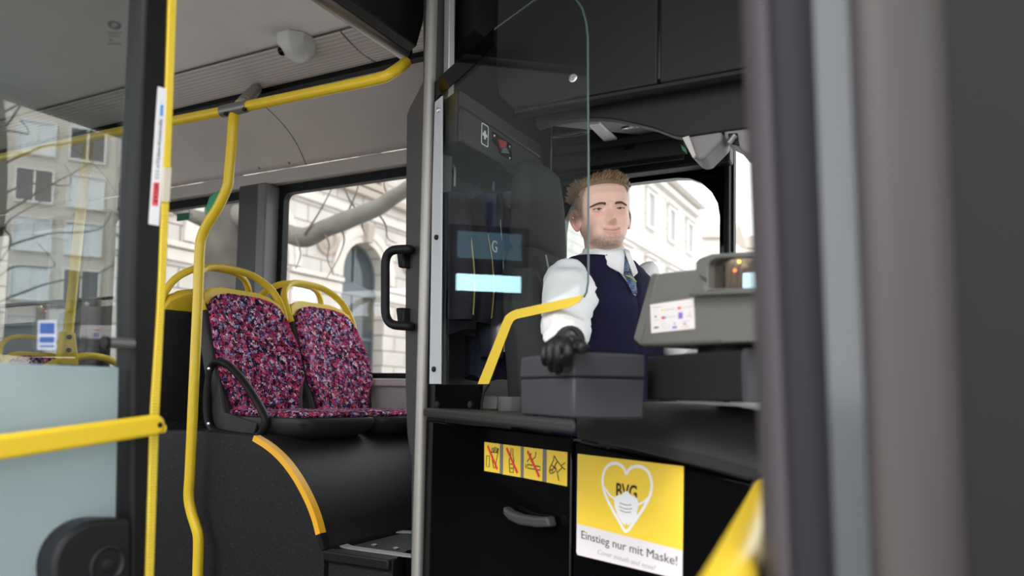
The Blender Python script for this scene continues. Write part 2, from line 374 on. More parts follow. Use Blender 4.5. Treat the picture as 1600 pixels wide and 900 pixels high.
for i in range(NB):
    cy = FY0 + BAY*i + BAY/2; inn = arch(cy, ARS(i), 1.0, SPR)
    y0, y1 = cy - BAY/2, cy + BAY/2
    k = len(inn); out = []
    for q, p in enumerate(inn):
        if q == 0: out.append(V((FX, y0, -.36)))
        elif q == k - 1: out.append(V((FX, y1, -.36)))
        else:
            d = V((0, p.y - cy, p.z - SPR)); s = min((BAY/2)/max(1e-6, abs(d.y)), (Z1 - SPR)/max(1e-6, d.z)); 
            out.append(V((FX, cy + d.y*s, SPR + d.z*s)))
    wall = wall_n if i < NL else wall_f
    wall.add(out + inn, [(q, q+1, k+q+1, k+q) for q in range(k - 1)] + [(0, k, 2*k-1, k-1)])
    # corners left between the projected rim and the rectangle
    wall.add([V((FX, y0, SPR)), V((FX, y0, Z1)), V((FX, y1, Z1)), V((FX, y1, SPR))], [])
    for sgn, yy in ((-1, y0), (1, y1)):
        rim = [p for p in out[1:-1] if (p.y - cy)*sgn >= -1e-6 and (abs(p.y - yy) < 1e-4 or abs(p.z - Z1) < 1e-4)]
        rim.sort(key=lambda p: p.z - abs(p.y - cy)*1e-3); c = V((FX, yy, Z1)); a_ = [p for p in rim if abs(p.y - yy) < 1e-4]; b_ = [p for p in rim if abs(p.z - Z1) < 1e-4]
        if a_ and b_:
            hi = max(a_, key=lambda p: p.z); lo = max(b_, key=lambda p: (p.y - cy)*sgn); wall.add([hi, c, lo], [(0, 1, 2)])
    rv = inn + [p + V((-.55, 0, 0)) for p in inn]; wall.add(rv, [(q, q+1, k+q+1, k+q) for q in range(k - 1)] + [(k-1, 0, k, 2*k-1)])
YL = FY0 + BAY*NL
for w_, ya, yb, mt_ in ((wall_n, FY0, YL, M_STONE), (wall_f, YL, FY0 + BAY*NB, M_STONE_HAZE)):
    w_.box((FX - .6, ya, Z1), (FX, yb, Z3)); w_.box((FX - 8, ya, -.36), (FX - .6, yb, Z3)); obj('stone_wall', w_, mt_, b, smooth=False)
def course(name, z0, z1, dx, mt):
    obj(name, MB().box((FX - .05, FY0 - .1, z0), (FX + dx, YL, z1)), mt, b, bevel=.03); obj(name, MB().box((FX - .05, YL, z0), (FX + dx, FY0 + BAY*NB + .1, z1)), M_STONE2_HAZE, b, bevel=.03)
course('string_course', Z1 - .1, Z1 + .12, .10, M_STONE2); course('string_course', Z2, Z2 + .22, .22, M_STONE3)
course('cornice', Z3 - .35, Z3 + .2, .75, M_STONE3); course('cornice', Z3 - .9, Z3 - .55, .3, M_STONE2); course('plinth', -.36, .7, .08, M_STONE3)
course('string_course', 9.7, 9.95, .16, M_STONE2)
for i in range(NB):
    cy = FY0 + BAY*i + BAY/2; ar = ARS(i); far = i >= NL; MA, MBB = (M_STONE2_HAZE, M_STONE2_HAZE) if far else (M_STONE2, M_STONE3)
    # stepped archivolt
    m = MB()
    for hw, tw, dx in ((ar + .09, .10, .05), (ar + .30, .11, .09)):
        a1, a2 = arch(cy, hw + tw, SPR - .15, SPR, x=FX + dx), arch(cy, hw - tw, SPR - .15, SPR, x=FX + dx)
        k = len(a1); m.add(a1 + a2 + [p - V((dx, 0, 0)) for p in a1] + [p - V((dx, 0, 0)) for p in a2],
            sum([[(q, q+1, k+q+1, k+q), (q, 2*k+q, 2*k+q+1, q+1), (k+q, k+q+1, 3*k+q+1, 3*k+q)] for q in range(k - 1)], []))
    obj('arch_molding', m, MA, b, angle=50)
    for sgn in (-1, 1):
        m = MB(); ya, yb = sorted((cy + sgn*(ar + .02), cy + sgn*BAY/2)); m.box((FX - .02, ya, SPR - .33), (FX + .14, yb, SPR - .2)); m.box((FX - .02, ya, SPR - .62), (FX + .07, yb, SPR - .36))
        obj('impost_band', m, MA, b, bevel=.015)
    if i != 2: obj('keystone', MB().hexa([(FX, cy - .13, SPR + ar - .02), (FX, cy + .13, SPR + ar - .02), (FX + .2, cy + .11, SPR + ar - .02), (FX + .2, cy - .11, SPR + ar - .02)],
                              [(FX, cy - .2, SPR + ar + .5), (FX, cy + .2, SPR + ar + .5), (FX + .26, cy + .17, SPR + ar + .5), (FX + .26, cy - .17, SPR + ar + .5)]), MBB, b, bevel=.02)
    if i < NB - 1:
        cm = V((FX, cy + BAY/2 + (.55 if i == 2 else 0), SPR + .72)); obj('medallion', MB().lathe(cm, (1, 0, 0), [(.40, 0), (.40, .09), (.33, .11), (.29, .05), (.27, .03), (.2, .08), (.1, .1), (.005, .1)], 28), MBB, b, angle=60)
    # arched window: frame with transom and small pediment, pane
    xw = FX - .42; fr = MB()
    o1, o2 = arch(cy, ar, 1.0, SPR, x=xw), arch(cy, ar - .08, 1.06, SPR, x=xw); k = len(o1)
    fr.ring(o1, o2, (.08, 0, 0)); fr.box((xw, cy - .04, 1.0), (xw + .08, cy + .04, SPR + ar - .04)); fr.box((xw, cy - ar, SPR - .55), (xw + .12, cy + ar, SPR - .38))
    fr.prism([(xw, cy - ar*.95, SPR - .38), (xw, cy + ar*.95, SPR - .38), (xw, cy, SPR - .16)], (.1, 0, 0)); fr.box((xw, cy - ar, 2.6), (xw + .07, cy + ar, 2.68))
    wf = obj('arched_window', fr, M_WFRAME, b, smooth=False)
    obj('window_pane', MB().prism(arch(cy, ar - .02, 1.02, SPR, x=xw + .02), (.015, 0, 0)), (M_PANE_HAZE if far else M_PANE), wf, smooth=False)
    # upper window with stone surround
    for zc in (7.9, 12.0):
        m = MB(); sq = lambda hw, z0, z1, x: [V((x, cy - hw, z0)), V((x, cy + hw, z0)), V((x, cy + hw, z1)), V((x, cy - hw, z1))]
        m.ring(sq(.85, zc - .95, zc + 1.4, FX), sq(.55, zc - .75, zc + 1.15, FX), (.14, 0, 0)); m.box((FX, cy - 1.0, zc + 1.4), (FX + .3, cy + 1.0, zc + 1.55))
        sw = obj('upper_window', m, MBB if zc < 9 else MA, b, bevel=.02)
        obj('window_pane', MB().box((FX, cy - .55, zc - .75), (FX + .03, cy + .55, zc + 1.15)), (M_PANE_HAZE if far else M_PANE), sw, smooth=False)
# plane tree with a thick bare limb outside the saloon window
M_BARK = mat('plane_bark', (.125, .112, .10), .9, bump=.8, bscale=14, var=.45, vscale=5)
tr = thing('plane_tree', 'bare plane tree with a thick pale limb crossing the view outside the saloon windows', 'tree', W(352, 640, 9.3) * V((1, 1, 0)) + V((0, 0, -.36)) if False else V((*W(352, 640, 9.3).xy, -.36)))
def rough_tube(pts, r0, r1, n=14, amp=.12, seed=0):
    path = crom(pts, 9); m = MB(); k = len(path); m.tube(path, [r0 + (r1 - r0)*i/(k - 1) for i in range(k)], n)
    for p in m.v:
        q = noise.noise_vector(p*3.1 + V((seed, 0, 0))); p += q*amp*r0
    return m
t0 = W(352, 640, 9.3)
obj('trunk', rough_tube([(t0.x, t0.y, -.5), W(352, 560, 9.3), W(356, 400, 9.3), W(352, 330, 9.25), W(352, 240, 9.2), W(370, 120, 9.1)], .31, .20, 18, .14), mat('trunk_bark', (.075, .066, .056), .9, bump=.8, bscale=12, var=.6, vscale=4), tr)
obj('limb', rough_tube([W(352, 330, 9.25), W(392, 345, 9.1), W(440, 362, 8.9), W(478, 371, 8.75), W(520, 354, 8.6), W(565, 335, 8.45), W(604, 316, 8.3), W(640, 292, 8.1), W(700, 240, 7.9)], .125, .075, 16, .22, 3), M_BARK, tr)
obj('limb', rough_tube([W(350, 372, 9.25), W(335, 352, 9.2), W(300, 338, 9.1), W(278, 330, 9.0), W(240, 300, 8.8)], .11, .04, 14, .25, 5), M_BARK, tr)
TW = [[(475, 366), (490, 345), (506, 318), (520, 290), (530, 262)], [(540, 338), (552, 312), (560, 285), (556, 255)], [(560, 332), (545, 310), (535, 285), (528, 262)], [(505, 360), (514, 382), (512, 405), (522, 430)], [(528, 352), (538, 372), (530, 400), (510, 436)],
      [(588, 330), (602, 350), (606, 372), (620, 380)], [(570, 336), (566, 352), (572, 370)], [(460, 368), (470, 395), (462, 420)], [(300, 338), (290, 318), (284, 300)], [(610, 312), (600, 290), (604, 268)]]
for i, pp in enumerate(TW):
    obj('twig', rough_tube([W(u, v, 8.6 - .05*j) for j, (u, v) in enumerate(pp)], .013, .004, 7, .3, i), mat('twig_bark', (.11, .085, .075), .9), tr)
# white office block ahead, mirrored in the door glass
ang = R(58); D = V((math.sin(ang), math.cos(ang), 0)); S = V((math.cos(ang), -math.sin(ang), 0)); oc = V((0.3, 1.2, 0)) + D*34
ob = thing('office_block', 'tall office block with white window bands seen mirrored in the door glass', 'building', V((oc.x, oc.y, -.36)))
P3 = lambda s, z, k=0: oc + S*s - D*k + V((0, 0, z))
m = MB(); m.hexa([P3(-13, -.36), P3(8, -.36), P3(8, -.36, -8), P3(-13, -.36, -8)], [P3(-13, 19), P3(8, 19), P3(8, 19, -8), P3(-13, 19, -8)]); obj('block_wall', m, mat('office_wall', (.62, .58, .52), .8), ob, smooth=False)
M_OWIN = mat('office_window_light', (.75, .80, .84), .25, spec=.7); M_OFR = mat('office_window_frame', (.80, .80, .79), .6)
for r_ in range(9):
    for c_ in range(11):
        s0 = -12.4 + c_*1.84; z0 = .6 + r_*2.0
        m = MB(); Q = lambda a, b_, c2, d_, k: [P3(a, c2, k), P3(b_, c2, k), P3(b_, d_, k), P3(a, d_, k)]
        m.ring(Q(s0, s0 + 1.4, z0, z0 + 1.45, .02), Q(s0 + .08, s0 + 1.32, z0 + .08, z0 + 1.37, .02), D*-.12); m.prism(Q(s0 + .67, s0 + .74, z0, z0 + 1.45, .1), D*.08)
        f = obj('office_window', m, M_OFR, ob, smooth=False)
        obj('window_pane', MB().prism(Q(s0 + .06, s0 + 1.34, z0 + .06, z0 + 1.39, .05), D*.02), (M_PANE if random.random() < .45 else M_OWIN), f, smooth=False)
# low pale houses far up the road
for i, (u0, u1, v1, d, lab) in enumerate(((1096, 1142, 372, 70, 'low pale house far up the road behind the driver window'), (1143, 1230, 388, 85, 'second low house far up the road beyond the front quarter window'))):
    a, b2 = W(u0, v1, d), W(u1, v1, d); h = a.z
    t = thing('distant_house', lab, 'house', V(((a.x+b2.x)/2, (a.y+b2.y)/2, -.36)), 'distant houses')
    m = MB(); m.hexa([(a.x, a.y, -.36), (b2.x, b2.y, -.36), (b2.x, b2.y + 8, -.36), (a.x, a.y + 8, -.36)], [(a.x, a.y, h), (b2.x, b2.y, h), (b2.x, b2.y + 8, h), (a.x, a.y + 8, h)]); obj('house_wall', m, M_STONE2, t, smooth=False)
    m = MB(); m.prism([a + V((0, -.4, 0)), a + V((0, 8.4, 0)), a + V((0, 4, 2.2))], b2 - a); obj('roof', m, M_STONE3, t, smooth=False)
st_ = thing('street_tree', 'bare thin street tree seen mirrored in the door glass', 'tree', V((*(oc - D*19 + S*1.0).xy, -.36)))
tb = oc - D*19 + S*1.0
random.seed(21)
obj('trunk', rough_tube([(tb.x, tb.y, -.4), (tb.x + .1, tb.y, 2.5), (tb.x, tb.y + .1, 5.0), (tb.x + .2, tb.y, 7.5)], .16, .05, 12, .1), mat('dark_bark', (.05, .045, .04), .9), st_)
for k in range(26):
    z0 = 2.4 + k*.21; a_ = k*2.4; L = 2.6 - k*.06
    p0 = V((tb.x + .05, tb.y, z0)); p1 = p0 + V((math.cos(a_)*L*.4, math.sin(a_)*L*.4, .5)); p2 = p0 + V((math.cos(a_ + .2)*L*.8, math.sin(a_ + .2)*L*.8, .7)); p3 = p0 + V((math.cos(a_ - .1)*L, math.sin(a_ - .1)*L, 1.3))
    obj('branch', rough_tube([p0, p1, p2, p3], .026, .006, 7, .5, k), MATS['dark_bark'], st_)
# ================================================================== SALOON: WHEEL ARCH, SEATS, RAILS
YA = 1.86                                                            # aisle face of the wheel arch
Z_TOP = WY(402, 684, YA).z; PB = WY(500, 832, YA); Z_LEDGE = WY(512, 862, YA).z
arcp = [WY(u, v, YA) for u, v in ((398, 683), (420, 697), (442, 717), (463, 745), (481, 778), (493, 808), (500, 834), (507, 858))]
arcp = crom(arcp, 5)
xt = arcp[0].x
XA_R = WY(246, 690, YA).x
left_arc = crom([V((xt - .62, YA, Z_TOP)), V((xt - .74, YA, Z_TOP - .03)), V((xt - .86, YA, Z_TOP - .13)), V((xt - .93, YA, Z_TOP - .3)), V((xt - .95, YA, 0))], 5)
prof = list(reversed(left_arc)) + [V((xt - .3, YA, Z_TOP + .012))] + arcp + [V((arcp[-1].x, YA, 0))]
wa = thing('wheel_arch', 'dark speckled vinyl wheel arch box with a curved yellow edge under the patterned seats', 'wheel arch', V((xt - .3, (YA + YW)/2, 0)))
obj('arch_box', MB().prism(prof, (0, YW - YA - .025, 0)), M_SPECK, wa, angle=50)
def band(path, w, h, off=V((0, 0, 0))):                              # flat strip laid over the arch edge
    m = MB(); rings = []
    for i, p in enumerate(path):
        t = (path[min(i+1, len(path)-1)] - path[max(i-1, 0)]).normalized(); n = V((-t.z, 0, t.x)); n = n if n.z + n.x > 0 else -n
        rings.append([p + n*h + V((0, -.006, 0)), p + n*h + V((0, w, 0)), p - n*.0 + V((0, w, 0)), p - n*.013 + V((0, -.006, 0))])
    return m.loft(rings)
k = int(len(arcp)*.865)
obj('edge_strip', band(arcp[:k], .022, .006), mat('amber_edge', (.86, .44, .025), .38), wa)
o = obj('edge_strip', band(arcp[k-1:], .022, .006), M_BLACK, wa); o['label'] = 'black lower end of the edge strip'
obj('edge_strip', band(left_arc[:14], .022, .006), mat('amber_edge', (.86, .44, .025), .38), wa)
# ledge in front of the wheel arch with a hatch
XL0, XL1 = arcp[-1].x + .012, X_CAB - .02
lg = thing('step_ledge', 'black step ledge with a grey ringed floor hatch beside the wheel arch', 'step', V(((XL0+XL1)/2, (YA+YW)/2, 0)))
lp_ = [(XL0 + .002, YA + .005), (-1.375, YA + .005), (-1.43, YA + .15), (X_CAB - .045, 2.1), (X_CAB - .045, YW - .025), (XL0 + .002, YW - .025)]
obj('ledge_body', MB().prism([(x, y, 0) for x, y in lp_], (0, 0, Z_LEDGE)), M_SPECK, lg)
obj('nosing', MB().box((XL0 - .008, YA - .012, Z_LEDGE - .028), (-1.38, YA + .03, Z_LEDGE + .005)), M_BLACK, lg, bevel=.006)
hc = WZ(640, 850, Z_LEDGE)
hp = [V((hc.x + q[0], hc.y + q[1], Z_LEDGE + .001)) for q in rrect(.44, .36, .12, 7)]; hq = [V((hc.x + q[0], hc.y + q[1], Z_LEDGE + .001)) for q in rrect(.38, .30, .10, 7)]
hr = obj('hatch_ring', MB().ring(hp, hq, (0, 0, .005)), mat('hatch_grey', (.25, .25, .26), .45), lg)
for u, v in ((584, 853), (618, 858)):
    p = WZ(u, v, Z_LEDGE); obj('hatch_screw', MB().lathe(V((p.x, p.y, Z_LEDGE)), UP, [(.001, .001), (.011, .001), (.011, .005), (.005, .007), (.001, .007)], 14), M_GREYMETAL, hr)
struct('wall_left_lining', MB().box((XL0, YW - .02, Z_LEDGE), (X_CAB, YW - .005, ZS - .06)), M_SPECK)

# ---- one double-seat half, built facing +X: origin on the floor plane below the cushion's rear edge
SEAT_Z = .976
def seat(armrest, name='bus_chair'):
    r = thing(name, 'seat', 'seat', (0, 0, 0))
    def S(y, s, push=0):                                             # point on the reclined backrest: s runs up it
        rec = .31*s + .05*s*s; bol = .035*(abs(y)/.2)**2.2
        return V((-.02 - rec + bol*max(0, 1 - abs(s - .25)*1.6) + push, y, SEAT_Z + s*.965))
    def hw(s, tab):
        for (a, wa_), (b_, wb) in zip(tab, tab[1:]):
            if a <= s <= b_:
                t = (s - a)/(b_ - a); t = t*t*(3 - 2*t); return wa_ + (wb - wa_)*t
        return tab[-1][1]
    FT = [(0, .150), (.06, .165), (.15, .205), (.26, .205), (.38, .190), (.435, .172), (.462, .135), (.475, .07)]
    ST = [(-.06, .175), (.02, .200), (.15, .222), (.27, .222), (.40, .212), (.455, .192), (.485, .152), (.50, .085)]
    def sheet(tab, s0, s1, push, ns, nc=13):
        rows = []
        for k in range(ns + 1):
            s = s0 + (s1 - s0)*k/ns; w = hw(s, tab); rows.append([S(-w + 2*w*j/(nc - 1), s, push) for j in range(nc)])
        return MB().grid(rows)
    obj('back_shell', sheet(ST, -.06, .418, -.006, 24), M_PLASTIC, r, solid=.05, bevel=.010)
    obj('top_cap', sheet(ST, .418, .50, -.004, 10), M_YELLOW2, r, solid=.055, bevel=.010)
    obj('back_cushion', sheet(FT, 0, .475, .020, 34), M_FABRIC, r, solid=.026, bevel=.007)
    # grab loop over the top
    hp = [S(-.205, .385, -.02), S(-.208, .45, -.022), S(-.185, .525, -.024), S(-.11, .578, -.026), S(0, .590, -.026), S(.11, .578, -.026), S(.185, .525, -.024), S(.208, .45, -.022), S(.205, .385, -.02)]
    obj('grab_loop', MB().tube(crom(hp, 7), (.016, .013), 12, flat=(1, 0, 0)), M_YELLOW2, r)
    # seat pan and cushion
    def pan(x0, x1, w0, w1, z, rr, n=6):
        pts = []
        for cx, cy, a0 in ((x1 - rr, w1 - rr, 90), (x1 - rr, -w1 + rr, 0)):
            for k in range(n + 1): a = R(a0 - 90*k/n); pts.append(V((cx + rr*math.cos(a), cy + rr*math.sin(a), z)))
        return pts + [V((x0, -w0, z)), V((x0, w0, z))]
    A = lambda z, d: pan(-.06, .388 - d, .205 - d, .213 - d, z, .075)
    rings = [A(SEAT_Z - .095, .10), A(SEAT_Z - .085, .05), A(SEAT_Z - .06, .012), A(SEAT_Z - .03, 0), A(SEAT_Z - .016, .004), A(SEAT_Z - .012, .02)]
    obj('seat_pan', MB().loft(rings), M_PLASTIC, r, angle=50)
    B = lambda z, d: pan(-.03, .378 - d, .185 - d, .203 - d, z, .07)
    rings = [B(SEAT_Z - .015, .012), B(SEAT_Z - .004, .004), B(SEAT_Z + .006, .012), B(SEAT_Z + .011, .04), B(SEAT_Z + .008, .12)]
    obj('seat_cushion', MB().loft(rings), M_FABRIC, r, angle=60)
    m = MB(); m.hexa([(.29, -.03, SEAT_Z - .22), (.335, -.03, SEAT_Z - .22), (.335, .03, SEAT_Z - .22), (.29, .03, SEAT_Z - .22)], [(.26, -.03, SEAT_Z - .08), (.32, -.03, SEAT_Z - .08), (.32, .03, SEAT_Z - .08), (.26, .03, SEAT_Z - .08)])
    m.hexa([(.27, -.05, SEAT_Z - .185), (.38, -.05, SEAT_Z - .25), (.38, .05, SEAT_Z - .25), (.27, .05, SEAT_Z - .185)], [(.27, -.05, SEAT_Z - .17), (.385, -.05, SEAT_Z - .235), (.385, .05, SEAT_Z - .235), (.27, .05, SEAT_Z - .17)]); m.box((-.10, -.06, SEAT_Z - .12), (.30, .06, SEAT_Z - .075))
    obj('mounting_bracket', m, M_BLACK, r, bevel=.004)
    if armrest:
        ar = [(-.045, .175), (.02, .172), (.115, .108), (.215, .0), (.225, -.045), (.18, -.082), (.04, -.078), (-.04, -.062), (-.07, .0), (-.068, .11)]
        path = crom([V((x, -.226, SEAT_Z + z)) for x, z in ar], 6, closed=True)
        a = obj('armrest', MB().tube(path, (.017, .013), 12, closed=True, flat=(0, 1, 0)), M_DARK, r)
        obj('side_plate', MB().prism([V((x, -.214, SEAT_Z + z)) for x, z in ((-.075, .17), (-.04, .16), (.0, .0), (.17, -.035), (.16, -.075), (-.03, -.07), (-.085, .0))], (0, .012, 0)), M_PLASTIC, a, bevel=.004)
        for x, z in ((-.055, .155), (-.045, -.045), (.10, -.078)):
            obj('screw', MB().lathe(V((x, -.24, SEAT_Z + z)), (0, -1, 0), [(.001, -.004), (.007, -.004), (.007, .001), (.004, .003), (.001, .003)], 12), M_ALU, a)
    return r
XS = -2.222
s1 = seat(True); s1.location = (XS, 2.185, 0); s1.rotation_euler.z = R(-1)
tag(s1, 'pink and navy patterned aisle seat with a black loop armrest, facing the cab', 'seat', 'patterned bus seats')
s2 = seat(False); s2.location = (XS, 2.638, 0)
tag(s2, 'pink and navy patterned window seat beside the armrest seat, facing the cab', 'seat', 'patterned bus seats')
XB = -2.755
labs = [(s1, XB, 2.185, 'seat turned back to back with the armrest seat, its black shell showing behind the pole'),
        (s2, XB, 2.638, 'window seat turned backwards, only its yellow loop showing between the front seats'),
        (s1, -4.35, 2.185, 'seat behind the frosted door pane with its yellow loop beside the pole foot'),
        (s2, -4.35, 2.638, 'window seat by the side wall, seen through the door glass behind the pole foot')]
for src, x, y, lab in labs:
    c = copy_tree(src); c.location = (x, y, 0 if x > -3 else -.20); c.rotation_euler.z = PI if x > -3 else 0; tag(c, lab, 'seat', 'patterned bus seats')
    if x > -3 and src is s1: c.rotation_euler.z = PI
# platform under the rear pair
pf = thing('seat_platform', 'dark platform under the seats behind the door glass', 'platform', (-4.4, 2.4, 0))
obj('platform_body', MB().box((-5.1, YA, 0), (-3.75, YW - .01, .46)), M_SPECK, pf, bevel=.03)

# ---- yellow rails
YP = 1.80
rp = 0.0172
post = thing('grab_pole', 'bent yellow grab pole rising beside the aisle seat to the ceiling bracket', 'pole', V((*WY(310, 880, YP).xy, 0)))
pp = [(386, 158), (372, 168), (365, 184), (362, 225), (358, 268), (355, 292), (341, 323), (326, 347), (316, 368), (312, 392), (309, 470), (303, 600), (297, 735), (295, 775), (299, 800), (307, 826), (310, 845), (309, 900), (308, 985)]
pts = [WY(u, v, YP) for u, v in pp]
pts[0] = WY(383, 157, YP + .10); pts[1] = WY(372, 166, YP + .04)
obj('pole', MB().tube(crom(pts, 6), rp, 16), M_YELLOW, post)
br0, br1 = WY(381, 160, YP + .10), WY(402, 137, Y_SLOT - .02)
obj('ceiling_bracket', MB().tube([br0 + (br0 - br1)*.08, br0, br0.lerp(br1, .35), br1, br1 + (br1 - br0)*.12], [.021, .023, .024, .024, .018], 16), M_GREYMETAL, post)
g0, g1 = WY(331, 322, YP + .02), WY(321, 338, YP + .02)
obj('stop_button_housing', MB().loft([[WY(u, v, YP + d) for u, v in ((326, 340), (321, 328), (327, 308), (340, 299), (348, 294), (340, 322))] for d in (.005, .045)]), mat('green_plastic', (.01, .22, .09), .35), post, bevel=.004)
rail = thing('overhead_rail', 'yellow overhead rail running forward to the vented beam', 'rail', WY(450, 150, YP))
rz = WY(450, 149, YP).z
ra, rb = WY(150, 222, YP), WY(352, 176, YP)
q = [WY(u, v, YP) for u, v in ((150, 213), (270, 190), (390, 164), (500, 142), (575, 127))]
zz = lambda x: q[0].z + (q[4].z - q[0].z)*(x - q[0].x)/(q[4].x - q[0].x)
end = [WY(598, 121, YP + .005), WY(612, 114, YP + .02), WY(624, 106, YP + .05), WY(634, 98, YP + .10)]
obj('rail_tube', MB().tube([V((q[0].x - 3.5, YP, q[0].z)), q[0], WY(349, 174, YP)], rp, 16), M_YELLOW, rail)
obj('rail_tube', MB().tube(crom([WY(386, 166, YP), WY(480, 146.5, YP), WY(560, 130, YP)] + end, 6), rp, 16), M_YELLOW, rail)
cl = obj('clamp', MB().tube([WY(347, 174.5, YP), WY(388, 165.5, YP)], .0205, 16), M_GREYMETAL, rail, bevel=.002)
for u, v in ((353, 178), (382, 171)):
    obj('clamp_bolt', MB().lathe(WY(u, v, YP - .018), (0, -1, 0), [(.001, -.004), (.007, -.004), (.007, .004), (.001, .004)], 10), M_DARK, cl)
# pole and curved rail seen through the door glass
rp2 = thing('rear_pole', 'yellow pole with a bolted foot on a curved rail, seen through the door glass', 'pole', V((*WX(103, 560, -4.05).xy, 0)))
f0 = WX(103, 556, -4.05)
obj('pole', MB().tube([f0, f0 + V((.01, .02, .55)), f0 + V((.03, .05, 1.2))], .026, 14), M_YELLOW, rp2)
obj('foot_clamp', MB().hexa([f0 + V((-.03, -.045, -.05)), f0 + V((.03, -.045, -.05)), f0 + V((.03, .06, -.05)), f0 + V((-.03, .06, -.05))], [f0 + V((-.03, -.03, .13)), f0 + V((.03, -.03, .13)), f0 + V((.03, .03, .13)), f0 + V((-.03, .03, .13))]), M_YELLOW2, rp2, bevel=.01)
for dz in (.03, .10): obj('bolt', MB().lathe(f0 + V((.03, -.005, dz)), (1, -.6, 0), [(.001, 0), (.013, 0), (.013, .012), (.001, .012)], 10), M_DARK, rp2)
cr_ = crom([WX(u, v, -4.05) for u, v in ((60, 590), (75, 572), (105, 562), (135, 556), (165, 560), (186, 571), (200, 590))], 6)
obj('curved_rail', MB().tube(cr_, .02, 12), M_YELLOW2, rp2)
# white screen post behind the door glass with a grey panel
wp = thing('saloon_screen', 'white edged grey screen panel standing in the saloon, seen through the door glass', 'screen', V((*WX(160, 560, -4.7).xy, 0)))
a, b2 = WX(166, 340, -4.7), WX(158, 590, -4.7); 
obj('screen_post', MB().box((-4.72, a.y - .03, .0), (-4.68, a.y + .03, ZR)), mat('white_powder_coat', (.75, .76, .80), .5), wp, bevel=.008)
c0, c1 = WX(138, 465, -4.7), WX(158, 590, -4.7); obj('screen_panel', MB().box((-4.705, c0.y, .5), (-4.695, a.y - .03, c0.z)), mat('grey_panel', (.26, .24, .23), .6), wp)
# small green emergency-exit sticker on the far window
p = WY(287, 339, YW + .028); m = MB(); m.box((p.x - .05, YW + .022, p.z - .02), (p.x + .05, YW + .0285, p.z + .02))
es = tag(obj('exit_sticker', m, mat('green_print', (.005, .12, .07), .5)), 'small green sticker at the top of the saloon window behind the pole', 'sticker')
# dome camera on the ceiling
p = WZ(464, 60, ZR); dc = thing('ceiling_camera', 'white angular camera housing fixed to the pale ceiling', 'camera', V((p.x, p.y, ZR)))
M_DOME = mat('off_white_plastic', (.66, .67, .64), .4)
oct_ = lambda rx, ry, z, dx=0: [V((p.x + dx + rx*math.cos(2*PI*k/8 + .39), p.y + ry*math.sin(2*PI*k/8 + .39), ZR + z)) for k in range(8)]
obj('housing', MB().loft([oct_(.075, .085, 0), oct_(.078, .088, -.02), oct_(.07, .078, -.045), oct_(.05, .055, -.075, .004), oct_(.03, .035, -.088, .006)]), M_DOME, dc, bevel=.006, seg=3)
lp = V((p.x - .040, p.y - .036, ZR - .058))
obj('lens', MB().ball(lp, .020), M_GLOSSBLACK, dc)
# ================================================================== DRIVER'S CAB
D_CAB = -adir(-36.4); N_CAB = V((D_CAB.y, -D_CAB.x, 0)); P_CAB = W(757, 715, 2.0)      # the slanted cab front
N_CAB = N_CAB if N_CAB.dot(HD) < 0 else -N_CAB
def PC(u, v, off=0.0): return WN(u, v, P_CAB + N_CAB*off, N_CAB)
def down(p, z): return V((p.x, p.y, z))
def PCs(pts, off=0.0): return [PC(u, v, off) for u, v in pts]
def stroke(pts, w, off, th=.0006, pf=PC):                            # flat printed line on the cab front
    P = [pf(u, v, off) if not isinstance(u, V) else u for u, v in pts]; m = MB(); rows = []
    for i, p in enumerate(P):
        t = (P[min(i+1, len(P)-1)] - P[max(i-1, 0)]).normalized(); s = N_CAB.cross(t)
        rows.append([p - s*w/2, p + s*w/2, p + s*w/2 + N_CAB*th, p - s*w/2 + N_CAB*th])
    return m.loft(rows)
# --- door and front panel
def panel(name, label, u0, v0, u1, v1, off=0):
    a, b2 = PC(u0, v0, off), PC(u1, v1, off)
    t = thing(name, label, 'panel', down((a + b2)/2, 0))
    obj('gate_panel' if 'gate' in name else 'front_panel', MB().prism([a, b2, down(b2, .03), down(a, .03)], N_CAB*-.03), M_GLOSSBLACK, t, bevel=.004)
    return t
cd = panel('cab_gate', 'glossy black half door of the driver cab below the yellow pictogram stickers', 650, 655, 893.5, 683)
cd['category'] = 'half door'
hz = [(798, 790), (806, 797), (822, 803), (850, 807), (868, 806)]
hb = [(872, 822), (850, 823), (822, 819), (806, 811), (799, 803)]
m = MB(); m.prism(PCs(hz + hb, .004), N_CAB*.026); obj('pull_handle', m, mat('handle_plastic', (.045, .045, .047), .45, spec=.3), cd, bevel=.006, seg=3)
cp_ = panel('cab_front_panel', 'glossy black panel carrying the yellow mask sign under the ticket machine', 898, 690, 1215, 765)
# --- counter
A = PC(661, 637, .035); zsl = A.z; B = WZ(899, 657, zsl)
nAB = (B - A).cross(UP).normalized(); nAB = nAB if nAB.dot(HD) < 0 else -nAB
A2, B2 = WN(662, 651, A, nAB), WN(897, 679, A, nAB)
ct = thing('driver_counter', 'charcoal counter ledge along the top of the cab half door', 'counter', down((A+B)/2, zsl - .05))
back = -N_CAB*.34
bkR = V((B.x, B.y, 0)).normalized()*.26
obj('counter_top', MB().hexa([down(A, A2.z), down(B, B2.z), down(B, B2.z) + bkR, down(A, A2.z) + back], [A, B, B + bkR, A + back]), M_PLASTIC, ct, bevel=.007, seg=3)
